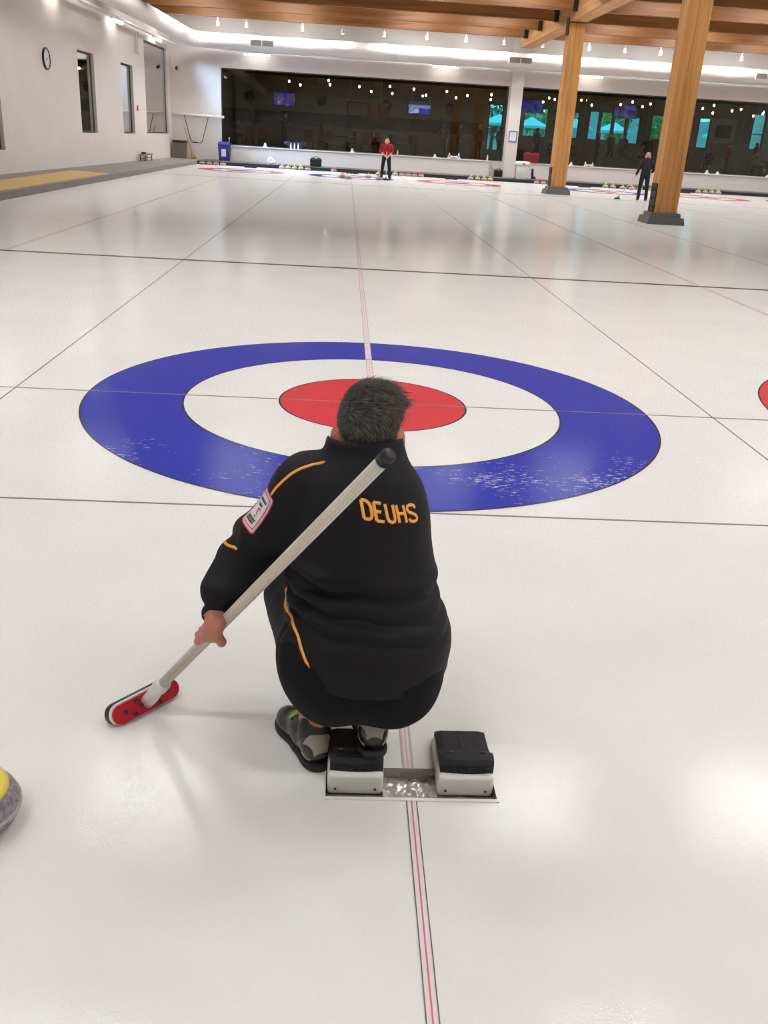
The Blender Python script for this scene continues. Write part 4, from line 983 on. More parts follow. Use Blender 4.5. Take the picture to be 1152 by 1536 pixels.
# the broom
t = thing('curling_broom', 'pale grey curling broom with red head held by the squatting curler', 'broom', tuple(BB*np.array([1, 1, 0]))); rel = tuple(BB*np.array([1, 1, 0]))
d = np.array([0.16, 0.186, 0]); d /= np.linalg.norm(d); pz = np.array([0.757, -0.653, 0]); n = np.array([0, 0, 1])*0.40 + pz*0.917; n /= np.linalg.norm(n); w = np.cross(n, d)
HCt = np.array([-0.772, -3.425, 0.030]) 
def slab(name, L_, Wd, z0, z1, m, par=None, notch=0.0):
    out = []; N_ = 14
    for i in range(N_+1):
        a = -PI/2 + PI*i/N_; out.append((L_/2-Wd/2+math.cos(a)*Wd/2, math.sin(a)*Wd/2))
    for i in range(N_+1):
        a = PI/2 + PI*i/N_; out.append((-L_/2+Wd/2+math.cos(a)*Wd/2, math.sin(a)*Wd/2))
    b = MB().prism(out, z0, z1)
    b.xf(Matrix(((d[0], w[0], n[0], HCt[0]), (d[1], w[1], n[1], HCt[1]), (d[2], w[2], n[2], HCt[2]), (0, 0, 0, 1))))
    return b.build(name, m, par or t, False, rel)
hp_ = slab('brush_pad', 0.236, 0.062, -0.032, -0.005, M['black']); hp_['label'] = 'black fabric brush pad'
slab('pad_plate', 0.240, 0.064, -0.005, 0.007, M['white'])['label'] = 'white plate of the broom head'
rp = slab('head_plate', 0.234, 0.057, 0.007, 0.014, M['red']); rp['label'] = 'red plate of the broom head'
for i, (x, y) in enumerate(((-0.075, 0.002), (-0.048, -0.016), (-0.035, 0.017), (0.04, -0.018), (0.075, 0.002))):
    q = MB().lathe([(0.0075, 0.013), (0.0075, 0.017), (0.004, 0.0172), (0.004, 0.015)], 12, (x, y, 0))
    q.xf(Matrix(((d[0], w[0], n[0], HCt[0]), (d[1], w[1], n[1], HCt[1]), (d[2], w[2], n[2], HCt[2]), (0, 0, 0, 1)))); q.build('screw', M['screw'], rp, True, rel)
hn0 = HCt + n*0.014
HB = BB + bdir*0.06
MB().tube([tuple(hn0), tuple(hn0*0.5+HB*0.5+n*0.004), tuple(HB), tuple(BB+bdir*0.115)], [0.020, 0.021, 0.020, 0.019], 20).build('ferrule', M['white'], t, True, rel)['label'] = 'white plastic ferrule'
MB().tube([tuple(BB+bdir*0.078), tuple(BB+bdir*0.084), tuple(BB+bdir*0.112), tuple(BB+bdir*0.116)], [0.020, 0.0235, 0.0225, 0.017], 20).build('collar', M['white'], t, True, rel)
q = MB().tube([tuple(hn0-d*0.022+n*0.006), tuple(hn0+d*0.022+n*0.006)], 0.006, 10); q.build('hinge_pin', M['screw'], t, True, rel)
MB().tube([tuple(BB+bdir*0.112), tuple(BB+bdir*0.5), tuple(BP-bdir*0.03)], [0.0148, 0.0150, 0.0152], 28).build('handle', M['broomgrey'], t, True, rel)
MB().tube([tuple(BP-bdir*0.031), tuple(BP-bdir*0.004), tuple(BP)], [0.0162, 0.0162, 0.0145], 28).build('end_cap', M['black'], t, True, rel)['label'] = 'black rubber end cap'

# ================================================================== OTHER PEOPLE
def figure(J, res=0.014):
    """J: joints of a figure 1.75 m tall, feet at z = 0, facing -y"""
    hd = np.array(J['head']); out = {}
    B_ = head_prims(hd, 1.15, -1.0)
    B_ += [U('c', (J['neck'][0], J['neck'][1], J['neck'][2]-0.06), tuple(hd+np.array([0, 0.01, -0.06])), 0.06, 0.055, k=0.03)]
    pel, ch = np.array(J['pelvis']), np.array(J['chest'])
    B_ += [U('e', tuple(ch), (0.15, 0.10, 0.20), k=0.04), U('e', tuple((pel+ch)/2), (0.13, 0.095, 0.2), k=0.04), U('e', tuple(pel), (0.15, 0.11, 0.12), k=0.04)]
    sh = [U('e', tuple(ch), (0.175, 0.125, 0.22)), U('e', tuple((pel*0.55+ch*0.45)), (0.165, 0.125, 0.2), k=0.06), U('c', (J['neck'][0], J['neck'][1], J['neck'][2]-0.05), J['neck'], 0.085, 0.07, k=0.04), U('e', tuple(pel+np.array([0, 0, 0.04])), (0.172, 0.13, 0.11), k=0.05)]
    tr_ = [U('e', tuple(pel), (0.168, 0.125, 0.13))]; so_ = []
    for q in (0, 1):
        s, e, w_, h = J['sh'][q], J['el'][q], J['wr'][q], J['hand'][q]
        B_ += [U('c', s, e, 0.050, 0.040, k=0.03), U('c', e, w_, 0.040, 0.028, k=0.02), U('c', w_, h, 0.030, 0.034, k=0.02)]
        hv_ = np.array(h)-np.array(w_); hv_ /= np.linalg.norm(hv_)+1e-9; sd = np.cross(hv_, [0, 0, 1]); sd = sd/(np.linalg.norm(sd)+1e-9) if np.linalg.norm(sd) > 0.1 else np.array([0, 1.0, 0])
        for i in range(4): B_.append(U('c', tuple(np.array(h)+sd*(i-1.5)*0.018), tuple(np.array(h)+sd*(i-1.5)*0.019+hv_*(0.075-0.008*abs(i-1.5))+np.array([0, -0.02, 0])), 0.011, 0.009, k=0.005))
        B_.append(U('c', tuple(np.array(h)+sd*0.025), tuple(np.array(h)+sd*0.05+hv_*0.04), 0.012, 0.010, k=0.006))
        f_ = J.get('sleeve', 0.95)
        em = tuple(np.array(e)+(np.array(w_)-np.array(e))*f_); sh += [U('c', s, e, 0.068, 0.058, k=0.05), U('c', e, em, 0.056, 0.045, k=0.03)]
        hp2, kn, an = J['hip'][q], J['kn'][q], J['an'][q]
        B_ += [U('c', hp2, kn, 0.075, 0.05, k=0.03), U('c', kn, an, 0.052, 0.034, k=0.02)]
        lo = tuple(np.array(kn)+(np.array(an)-np.array(kn))*J.get('leg', 0.98)); tr_ += [U('c', hp2, kn, 0.098, 0.073, k=0.04), U('c', kn, lo, 0.07, 0.062, k=0.03)]
        so_ += [U('e', (an[0], an[1]-0.01, 0.045), (0.045, 0.06, 0.05), k=0.02), U('e', (an[0], an[1]-0.10, 0.032), (0.048, 0.09, 0.036), k=0.03), U('c', an, (an[0], an[1], 0.06), 0.04, 0.042, k=0.02), ('i', 'p', ((0, 0, 0.0), (0, 0, -1)), 0.0)]
    out['body'] = sdf(B_, res*0.8); out['shirt'] = sdf(sh, res); out['trousers'] = sdf(tr_, res); out['shoes'] = sdf(so_, res)
    hc_ = hd + np.array([0, 0.012, 0.014])
    out['hair'] = sdf([U('e', tuple(hc_), (0.092, 0.114, 0.104)), ('i', 'p', (tuple(hd+np.array([0, -0.045, 0.02])), (0, -0.75, -0.66)), 0.01), ('i', 'p', (tuple(hd+np.array([0, 0, -0.085])), (0, 0, -1)), 0.01)], res*0.8)
    out['cap'] = sdf([U('e', tuple(hc_), (0.096, 0.118, 0.108)), U('e', tuple(hd+np.array([0, -0.13, 0.045])), (0.075, 0.075, 0.012), k=0.01), ('i', 'p', (tuple(hd+np.array([0, 0, 0.03])), (0, -0.05, -1)), 0.005)], res*0.8)
    return {k: mk_mesh(k, v, f, True) for k, (v, f) in out.items()}
def place(fig, label, loc, rz, cols, sc_=1.0, group=None, hair=True, cap=None):
    t = thing('person', label, 'person', loc, rz, group); t.scale = (sc_,)*3
    for k in ('body', 'shirt', 'trousers', 'shoes', 'hair', 'cap'):
        if k == 'hair' and not hair: continue
        if k == 'cap' and cap is None: continue
        o = bpy.data.objects.new(k, fig[k]); COL.objects.link(o); o.parent = t
        m = cap if k == 'cap' else cols.get(k)
        if len(fig[k].materials) == 0: fig[k].materials.append(m)
        o.material_slots[0].link = 'OBJECT'; o.material_slots[0].material = m
    return t
STAND = dict(head=(0, -0.02, 1.615), neck=(0, 0.0, 1.50), chest=(0, 0.01, 1.28), pelvis=(0, 0.01, 0.95), sh=[(-0.18, 0.01, 1.42), (0.18, 0.01, 1.42)], el=[(-0.25, 0.04, 1.15), (0.25, 0.04, 1.15)], wr=[(-0.245, -0.06, 0.93), (0.245, -0.06, 0.93)], hand=[(-0.24, -0.09, 0.85), (0.24, -0.09, 0.85)], hip=[(-0.09, 0.01, 0.92), (0.09, 0.01, 0.92)], kn=[(-0.11, 0.0, 0.49), (0.11, 0.0, 0.49)], an=[(-0.12, 0.03, 0.09), (0.12, 0.03, 0.09)])
FRONT = dict(STAND, el=[(-0.26, 0.03, 1.16), (0.26, 0.03, 1.16)], wr=[(-0.10, -0.19, 1.02), (0.10, -0.19, 1.00)], hand=[(-0.04, -0.22, 0.97), (0.04, -0.22, 0.93)], hip=[(-0.10, 0.01, 0.92), (0.10, 0.01, 0.92)], kn=[(-0.15, 0, 0.49), (0.15, 0, 0.49)], an=[(-0.19, 0.03, 0.09), (0.19, 0.03, 0.09)], sleeve=0.3)
TALK = dict(STAND, el=[(-0.25, 0.0, 1.16), (0.25, 0.04, 1.15)], wr=[(-0.15, -0.24, 1.20), (0.245, -0.06, 0.93)], hand=[(-0.13, -0.31, 1.23), (0.24, -0.09, 0.85)])
HIP = dict(STAND, el=[(-0.34, 0.10, 1.18), (0.26, -0.02, 1.14)], wr=[(-0.23, -0.03, 1.03), (0.30, -0.16, 0.93)], hand=[(-0.19, -0.05, 1.02), (0.31, -0.21, 0.87)], an=[(-0.15, 0.03, 0.09), (0.15, 0.03, 0.09)], kn=[(-0.13, 0, 0.49), (0.13, 0, 0.49)])
SIT = dict(head=(0, -0.05, 1.16), neck=(0, 0.0, 1.05), chest=(0, 0.03, 0.83), pelvis=(0, 0.06, 0.52), sh=[(-0.18, 0.02, 0.97), (0.18, 0.02, 0.97)], el=[(-0.25, -0.05, 0.72), (0.25, -0.05, 0.72)], wr=[(-0.15, -0.27, 0.70), (0.15, -0.27, 0.72)], hand=[(-0.12, -0.34, 0.71), (0.12, -0.34, 0.73)], hip=[(-0.10, 0.04, 0.50), (0.10, 0.04, 0.50)], kn=[(-0.12, -0.38, 0.49), (0.12, -0.38, 0.49)], an=[(-0.12, -0.36, 0.09), (0.12, -0.36, 0.09)])
FG = {k: figure(v) for k, v in dict(stand=STAND, front=FRONT, talk=TALK, hipp=HIP, sit=SIT).items()}
FG['short'] = figure(dict(STAND, leg=0.05, sleeve=0.02))
cloth_cache = {}
def cl(*rgb):
    if rgb not in cloth_cache: cloth_cache[rgb] = mat('cloth_%s' % '_'.join('%d' % c for c in rgb), rgb, 0.85)
    return cloth_cache[rgb]
BK = M['black']; brown = cl(62, 44, 36); greyh = cl(150, 146, 140)
place(FG['front'], 'curler in a dark red top and black trousers standing in the far blue house', (1.42, 33.75, 0), 0.0, dict(body=M['skin2'], shirt=cl(150, 18, 40), trousers=cl(22, 22, 24), shoes=BK, hair=brown), 0.945)
place(FG['hipp'], 'bald curler dressed all in black seen from behind beside the near column', (10.78, 28.95, 0), PI-0.12, dict(body=M['skin2'], shirt=cl(26, 26, 34), trousers=cl(24, 24, 28), shoes=BK, hair=greyh), 0.97, None, False)
def small_broom(label, hand, foot, black=True):
    hand, foot = np.array(hand), np.array(foot); t = thing('curling_broom', label, 'broom', (foot[0], foot[1], 0)); rl = (foot[0], foot[1], 0)
    dd = (hand-foot)/np.linalg.norm(hand-foot)
    MB().tube([tuple(foot+dd*0.05), tuple(hand+dd*0.25)], 0.014, 10).build('handle', M['broomgrey'], t, True, rl)
    MB().frustum(foot[0]-0.11, foot[0]+0.11, foot[1]-0.035, foot[1]+0.035, 0.0, 0.05, 0.012).build('brush_head', M['black'], t, False, rl)
    MB().tube([tuple(foot+np.array([0, 0, 0.045])), tuple(foot+dd*0.14)], [0.03, 0.017], 10).build('ferrule', M['black'], t, True, rl)
small_broom('broom held upright in front of the red-shirted curler', (1.42, 33.53, 0.86), (1.43, 33.45, 0.0))
small_broom('pale broom held by the bald curler in black, head on the ice', (10.47, 29.14, 0.80), (9.88, 29.0, 0.0))

# lounge visitors
def guest(fig, label, x, y, rz, top, legs, hair=None, skin=None, sc_=1.0, cap=None):
    place(FG[fig], label, (x, y, ZF), rz, dict(body=skin or M['skin2'], shirt=top, trousers=legs, shoes=BK, hair=hair or brown), sc_, 'lounge visitors', True, cap)
dk, dk2, jean = cl(40, 40, 46), cl(56, 52, 50), cl(60, 70, 96)
guest('talk', 'lounge visitor in dark clothes standing left, under the fighting screen', -3.5, 45.0, 1.2, dk, cl(50, 30, 40))
guest('sit', 'seated lounge visitor in brown at the far left end of the window', -6.0, 45.6, 0.4, cl(120, 70, 54), dk)
guest('sit', 'seated lounge visitor in blue left of the middle of the left window', -1.6, 45.5, 1.9, cl(70, 82, 128), dk)
guest('sit', 'seated lounge visitor in a dark top above the red-shirted curler, left side', 0.2, 45.3, -1.2, dk2, jean)
guest('sit', 'seated lounge visitor in dark red behind the red-shirted curler', 1.25, 45.2, 0.8, cl(110, 40, 40), dk)
guest('talk', 'lounge visitor in a tan top left of the white reindeer-like stand', 4.85, 44.6, -0.9, cl(150, 104, 70), cl(120, 110, 110), greyh)
guest('stand', 'lounge visitor in dark brown with pale trim right of the tan one', 5.6, 44.5, 1.4, cl(90, 48, 40), dk)
guest('stand', 'lounge visitor in rust red wearing a pale cap', 6.75, 45.2, 0.2, cl(122, 52, 40), dk2, greyh, None, 1.0, cl(206, 200, 190))
guest('stand', 'lounge visitor silhouetted in the glass door left of the pillar, left one', 8.28, 47.5, 2.6, cl(30, 30, 34), dk)
guest('talk', 'lounge visitor silhouetted in the glass door left of the pillar, right one', 8.75, 48.2, -2.2, cl(34, 34, 38), dk)
guest('stand', 'lounge visitor in grey standing just right of the pillar', 9.75, 44.8, 0.6, cl(70, 68, 66), dk)
guest('sit', 'seated lounge visitor in dark blue left of the far column', 10.6, 44.5, 0.2, cl(44, 50, 70), dk)
guest('stand', 'lounge visitor in black just right of the far column', 13.0, 44.8, 1.6, dk, BK, greyh)
guest('short', 'lounge visitor in dark top and shorts with bare legs', 13.65, 44.6, 0.3, cl(58, 52, 54), cl(60, 56, 52))
guest('talk', 'lounge visitor in charcoal right of the one in shorts', 14.6, 45.6, -0.8, cl(52, 52, 56), dk)
guest('sit', 'seated lounge visitor in a grey top left of the bald curler', 15.25, 44.4, 0.9, cl(104, 104, 92), dk)
guest('stand', 'lounge visitor in front of the bright green window pane', 17.0, 49.0, 2.8, dk, dk)
guest('sit', 'seated lounge visitor in red between the bald curler and the near column', 16.6, 44.6, -0.5, cl(150, 28, 40), cl(130, 126, 124))
guest('stand', 'dark lounge visitor before the blue window left of the near column', 18.6, 49.0, 0.4, dk, dk)
guest('sit', 'seated lounge visitor in black right of the near column', 19.05, 44.6, PI, cl(24, 24, 28), dk, BK)
guest('stand', 'lounge visitor in a bright red top and dark trousers right of the near column', 20.0, 44.5, 1.2, cl(176, 26, 36), cl(30, 30, 40), brown, None, 0.9)
guest('sit', 'lounge visitor in a yellow and black striped top at the right edge', 21.4, 44.4, 1.2, cl(176, 140, 60), cl(110, 92, 90))
guest('talk', 'dark lounge visitor before the tall window at the right edge', 23.4, 49.0, 0.8, dk, dk)

# ================================================================== THINGS ALONG THE WALLS
c0 = np.array([xl(24.2)+0.02, 24.2, 3.21])
t = thing('wall_clock', 'round black-rimmed wall clock with white face high on the left wall', 'clock', (xl(24.2), 24.2, 3.21), math.atan2(ul.y, ul.x)-PI/2)
def faceX(b): return b.xf(Matrix(((0, 0, 1, 0), (1, 0, 0, 0), (0, 1, 0, 0), (0, 0, 0, 1))))     # build in xy, turn to face +x
faceX(MB().lathe([(0.30, 0.0), (0.30, 0.05), (0.285, 0.06), (0.265, 0.055), (0.262, 0.03)], 36)).build('rim', M['black'], t, True)
fc = faceX(MB().lathe([(0.265, 0.03), (0.265, 0.034)], 36)).build('clock_face', M['paper'], t)
q = MB()
for i in range(12):
    a = i*PI/6; k = len(q.v); q.box(-0.007, 0.007, 0.20, 0.24, 0.034, 0.037); q.xf(Matrix.Rotation(a, 4, 'Z'), k)
faceX(q).build('hour_marks', M['black'], fc)
for a, l, w_ in ((2.2, 0.13, 0.010), (-1.3, 0.19, 0.007)):
    q = MB().box(-w_, w_, -0.02, l, 0.037, 0.041); q.xf(Matrix.Rotation(a, 4, 'Z')); faceX(q).build('clock_hand', M['black'], t)
t = thing('alarm_box', 'small red alarm box on the left wall beside the narrow window', 'alarm', (xl(35.1), 35.1, 2.18)); MB().frustum(0, 0.06, -0.07, 0.07, -0.1, 0.1, 0.012).build('housing', M['redh'], t); MB().box(0.055, 0.065, -0.04, 0.04, -0.03, 0.03).build('call_plate', M['white'], t)
t = thing('security_camera', 'small black camera high in the far left corner', 'camera', (-8.45, YW, 4.15)); MB().box(-0.03, 0.03, -0.1, 0, 0, 0.06).build('mount', M['black'], t); MB().tube([(0, -0.08, -0.02), (0.03, -0.26, -0.06)], 0.06, 12).build('housing', M['black'], t, True)
t = thing('wall_pipes', 'pair of white pipes dropping from the light rail on the left wall', 'pipe', (xl(35.4)+0.02, 35.4, 0))
for y in (-0.28, 0.05): MB().tube([(0.05, y, 5.0), (0.05, y, 4.25), (0.05, y+0.12, 4.2)], 0.035, 8).build('pipe', M['duct'], t, True)
t = thing('low_bench', 'small low metal bench on the left walkway', 'bench', (-8.72, 35.4, .15), 0.02)
MB().box(-0.12, 0.12, -1.05, 1.05, 0.23, 0.27).build('seat', M['vent'], t)
for y in (-0.75, 0.75):
    for x in (-0.1, 0.1): MB().tube([(x, y, 0), (x, y, 0.23)], 0.018, 8).build('leg', M['steel'], t)
    MB().tube([(-0.1, y, 0.1), (0.1, y, 0.1)], 0.012, 6).build('stretcher', M['steel'], t)
MB().box(-0.1, 0.05, -0.5, -0.25, 0.272, 0.35).build('seat_pad', M['black'], t)
t = thing('waste_bin', 'grey waste bin with a black rim in the far left corner', 'bin', (-8.32, 41.5, .15))
MB().frustum(-0.27, 0.27, -0.24, 0.24, 0, 0.03, 0).box(-0.01, 0.01, -0.01, 0.01, 0, 0.02)
b = MB(); b.add([(-0.25, -0.22, 0), (0.25, -0.22, 0), (0.25, 0.22, 0), (-0.25, 0.22, 0), (-0.3, -0.27, 0.74), (0.3, -0.27, 0.74), (0.3, 0.27, 0.74), (-0.3, 0.27, 0.74)], [(3, 2, 1, 0), (0, 1, 5, 4), (1, 2, 6, 5), (2, 3, 7, 6), (3, 0, 4, 7)]); b.build('bin_body', M['grey_bin'], t)
b = MB(); b.box(-0.32, 0.32, -0.29, -0.24, 0.70, 0.80); b.box(-0.32, 0.32, 0.24, 0.29, 0.70, 0.80); b.box(-0.32, -0.27, -0.24, 0.24, 0.70, 0.80); b.box(0.27, 0.32, -0.24, 0.24, 0.70, 0.80); b.build('bin_rim', M['black'], t)
t = thing('straw_broom', 'straw broom leaning on the wall beside the grey bin', 'broom', (-7.75, 41.5, .15))
MB().tube([(-0.02, 0.0, 0.3), (-0.42, 0.42, 1.38)], 0.016, 8).build('handle', M['straw'], t, True)
MB().tube([(0.02, -0.05, 0.33), (0.0, -0.04, 0.22), (0.07, -0.08, 0.02)], [0.03, 0.07, 0.14], 12).build('bristles', M['straw'], t, True)
t = thing('wall_rail', 'white round pole on brackets across the far wall left of the lounge window', 'rail', (0, YW, 2.1))
MB().tube([(-8.7, -0.12, 0.04), (-6.22, -0.14, 0.0)], 0.055, 12).build('pole', M['duct'], t, True)
for x in (-7.6, -7.2): MB().tube([(x, 0, 0.16), (x, -0.12, 0.15), (x, -0.12, 0.0)], 0.018, 6).build('hook', M['white'], t)
t = thing('hanging_frame', 'thin black trapezoid frame hanging from the white pole on the far wall', 'frame', (0, YW-0.19, 0))
MB().tube([(-8.13, 0, 2.08), (-7.84, 0, 0.95), (-7.78, 0, 0.90), (-7.36, 0, 0.88), (-7.30, 0, 0.93), (-6.98, 0, 2.04)], 0.017, 8).build('tube_frame', M['black'], t, True)
MB().tube([(-7.72, 0, 0.895), (-7.5, 0, 0.888)], 0.026, 8).build('grip_sleeve', M['black'], t, True)
t = thing('recycling_bin', 'tall dark blue bin with a white label at the left end of the lounge window', 'bin', (-6.14, 41.2, .15))
b = MB(); b.add([(-0.24, -0.22, 0), (0.24, -0.22, 0), (0.24, 0.22, 0), (-0.24, 0.22, 0), (-0.28, -0.25, 0.74), (0.28, -0.25, 0.74), (0.28, 0.25, 0.74), (-0.28, 0.25, 0.74)], [(3, 2, 1, 0), (0, 1, 5, 4), (1, 2, 6, 5), (2, 3, 7, 6), (3, 0, 4, 7)]); bb_ = b.build('bin_body', M['blue_bin'], t)
MB().frustum(-0.30, 0.30, -0.27, 0.27, 0.74, 0.86, 0.05).build('lid', M['blue_bin'], t)
MB().add([(-0.12, -0.24, 0.2), (0.10, -0.24, 0.2), (0.10, -0.258, 0.53), (-0.12, -0.258, 0.53)], [(0, 1, 2, 3)]).build('bin_label', M['paper'], bb_)['label'] = 'white paper label'
for x, l in ((-6.36, 'pale stick standing behind the blue bin, left one'), (-5.95, 'pale stick standing behind the blue bin, right one')):
    q = thing('stick', l, 'stick', (x, 41.578, .15)); MB().tube([(0, 0, 0), (0, 0, 1.02)], 0.02, 8).build('shaft', M['straw'], q, True); MB().tube([(0, 0, 1.0), (0, 0, 1.06)], 0.026, 8).build('tip', M['white'], q)
def white_stand(loc, w_, h_, label, horns=False, grp='white score stands'):
    t = thing('white_stand', label, 'stand', loc, 0.0, grp)
    for s in (-1, 1):
        pts = [(s*w_/2, 0, 0.012), (s*w_*0.36, 0, h_*0.75), (s*w_*0.42, 0, h_)] if horns else [(s*w_/2, 0, 0.012), (s*0.02-w_*0.25, 0, h_)]
        MB().tube(pts, 0.032, 8).build('upright', M['white'], t, True)
    MB().tube([(-w_/2, 0, 0.02), (w_*0.3, 0, h_*0.45)], 0.028, 8).build('brace', M['white'], t, True); MB().tube([(w_/2, 0, 0.02), (-w_*0.3, 0, h_*0.45)], 0.028, 8).build('brace', M['white'], t, True)
white_stand((-3.72, 39.95, .15), 0.5, 0.30, 'white folding stand on the walkway left of the yellow stones')
white_stand((5.1, 41.7, .862), 0.62, 0.24, 'white stand with two horn-like ends on the ledge left of the pillar', True)
white_stand((11.9, 41.7, .862), 0.48, 0.20, 'white stand on the ledge right of the far column', True)
def figurine(x, h_, label, wid=0.1):
    t = thing('ledge_marker', label, 'marker', (x, 41.7, .862), 0, 'small white markers on the ledge')
    MB().frustum(-wid, wid, -0.05, 0.05, 0, h_*0.45, 0.03).build('foot', M['white'], t); MB().frustum(-wid*0.55, wid*0.55, -0.04, 0.04, h_*0.45, h_, 0.015).build('upright', M['white'], t)
for x, h_, l in ((-4.22, 0.2, 'left part of the left ledge'), (0.05, 0.18, 'middle of the left ledge, left of the red-shirted curler'), (4.15, 0.15, 'left ledge, left of the horned stand'), (11.0, 0.15, 'right ledge, just right of the far column'), (17.95, 0.17, 'right ledge, just right of the near column'), (18.5, 0.13, 'right ledge, a step right of the near column'), (21.1, 0.12, 'right ledge near the right edge')):
    figurine(x, h_, 'small white marker on the ' + l)
def bottle(x, h_, m, label):
    t = thing('bottle', label, 'bottle', (x, 41.68, .862)); MB().lathe([(0.04, 0), (0.042, 0.01), (0.042, h_*0.62), (0.02, h_*0.82), (0.018, h_*0.9)], 12).build('bottle_body', m, t, True); MB().lathe([(0.021, h_*0.9), (0.021, h_)], 10).build('bottle_cap', M['white'], t)
bottle(2.29, 0.24, M['straw'], 'tan bottle on the ledge right of the red-shirted curler')
bottle(7.52-0.75, 0.26, M['white'], 'white bottle at the right end of the left ledge')
bottle(10.05, 0.27, M['white'], 'white bottle on the ledge left of the far column')
for x, l in ((-2.96, 'left'), (-2.78, 'middle'), (-2.6, 'right')): bottle(x, 0.26, M['white'], 'white bottle in front of the black and blue bags, %s one' % l)
def bag(loc, w_, h_, m, label, lobes=2, dpt=0.2):
    P = [U('b', (0, 0, h_*0.42), (w_/2, dpt/2, h_*0.42), 0.05)]
    for i in range(lobes): P.append(U('e', ((i-(lobes-1)/2)*w_*0.5, 0, h_*0.72), (w_*0.26, dpt*0.5, h_*0.28), k=0.05))
    v, f = sdf(P+[('i', 'p', ((0, 0, 0), (0, 0, -1)), 0)], 0.02); t = thing('bag', label, 'bag', loc)
    link('bag_body', mk_mesh('bag_body', v, f, True), m, t)
    MB().tube([(-w_*0.2, 0, h_*0.9), (-w_*0.1, 0, h_*1.1), (w_*0.1, 0, h_*1.1), (w_*0.2, 0, h_*0.9)], 0.014, 6).build('bag_strap', m, t, True)
bag((-1.68, 40.3, .15), 0.55, 0.42, M['black'], 'round black bag on the walkway behind the red stones')
bag((-2.75, 41.85, .862), 0.75, 0.34, M['navy'], 'navy and black bag on the ledge behind the bottles', 3, 0.18)
bag((7.3, 41.2, .15), 0.42, 0.36, M['black'], 'dark bag on the walkway left of the pillar')
t = thing('notice_frame', 'purple framed white notice on the white pillar', 'notice', (7.9, 41.52, 2.02))
for x0, x1, z0, z1 in ((-0.2, 0.2, -0.25, -0.21), (-0.2, 0.2, 0.21, 0.25), (-0.2, -0.16, -0.21, 0.21), (0.16, 0.2, -0.21, 0.21)): MB().box(x0, x1, -0.03, 0, z0, z1).build('frame_bar', M['purple'], t)
MB().box(-0.16, 0.16, -0.012, 0, -0.21, 0.21).build('notice_sheet', M['paper'], t)
t = thing('white_bin', 'white plastic barrel with a wide rim right of the pillar', 'bin', (8.32, 40.4, .15))
MB().lathe([(0.25, 0), (0.27, 0.02), (0.30, 0.62), (0.30, 0.66)], 24).build('bin_body', M['white'], t, True)
MB().lathe([(0.31, 0.60), (0.37, 0.61), (0.37, 0.74), (0.33, 0.78), (0.1, 0.79)], 24).build('bin_rim', M['white'], t, True)
MB().box(-0.05, 0.05, -0.385, -0.36, 0.66, 0.71).build('bin_clip', M['steel'], t)
t = thing('boots', 'dark boot standing beside the white bin', 'boot', (9.0, 41.1, .15)); v, f = sdf([U('c', (0, 0, 0.12), (-0.02, 0, 0.42), 0.07, 0.06), U('e', (0.05, -0.04, 0.06), (0.13, 0.07, 0.07), k=0.04), ('i', 'p', ((0, 0, 0), (0, 0, -1)), 0)], 0.02); link('boot_body', mk_mesh('boot_body', v, f, True), M['navy'], t); MB().box(-0.08, 0.18, -0.1, 0.03, 0, 0.02).build('sole', M['black'], t)
bag((8.95, 41.72, .862), 0.8, 0.5, cl(110, 26, 34), 'dark red and blue bag on the ledge behind the white bin', 2, 0.2)

# ================================================================== LOUNGE FITTINGS
def tv(x, z, w_, h_, m, label, y=YL-0.12):
    t = thing('television', label, 'television', (x, y, z)); MB().box(-w_/2-0.03, w_/2+0.03, 0, 0.06, -h_/2-0.03, h_/2+0.03).build('casing', M['black'], t); s = MB().box(-w_/2, w_/2, -0.006, 0, -h_/2, h_/2).build('screen', m, t)
    MB().box(-0.1, 0.1, 0.06, 0.115, -0.1, 0.1).build('wall_mount', M['black'], t); return t, s
tv(-3.97, 3.37, 1.2, 0.66, M['tv1'], 'lit television showing a fight, left in the lounge')
q, s = tv(3.98, 3.37, 1.3, 0.68, M['tv2'], 'bright blue television in the middle of the left window')
MB().box(-0.65, 0.65, -0.012, -0.007, -0.02, 0.14).build('picture_band', mat('pale_blue_picture', (150, 165, 230), 0.5, emit=(150, 165, 235), estr=0.9), s)
MB().box(-0.65, 0.65, -0.012, -0.007, 0.14, 0.34).build('picture_band', mat('dark_green_picture', (50, 80, 80), 0.5, emit=(60, 90, 92), estr=0.5), s)
MB().add([(-0.55, -0.010, -0.30), (-0.05, -0.010, -0.30), (-0.02, -0.010, -0.1), (-0.2, -0.010, -0.06), (-0.35, -0.010, -0.18)], [(0, 1, 2, 3, 4)]).build('picture_patch', mat('white_picture', (215, 220, 250), 0.5, emit=(205, 212, 250), estr=1.0), s)
tv(10.6, 3.83, 1.4, 0.66, M['tv3'], 'purple television just right of the pillar')
tv(16.3, 3.85, 1.4, 0.66, M['tv4'], 'violet television above the green window')
for x, l in ((-6.0, 'first'), (-1.8, 'second'), (2.05, 'third'), (5.75, 'fourth')):
    t = thing('wall_disc', 'dark round disc on the lounge wall, %s from the left' % l, 'speaker', (x, YL-0.01, 3.42), 0, 'round wall discs')  # dark discs on the back wall, their kind left open
    b = MB().lathe([(0.30, 0), (0.30, 0.06), (0.27, 0.08)], 24); b.xf(Matrix.Rotation(PI/2, 4, 'X')); b.build('casing', M['band'], t, True)
    b = MB().lathe([(0.25, 0.081), (0.05, 0.09)], 24); b.xf(Matrix.Rotation(PI/2, 4, 'X')); b.build('cone', M['ldark'], t, True)
t = thing('wall_frame', 'empty dark frame on the lounge wall left of the banners', 'frame', (0.35, YL-0.05, 2.5))  # frame bars standing in for a doorway-like shape
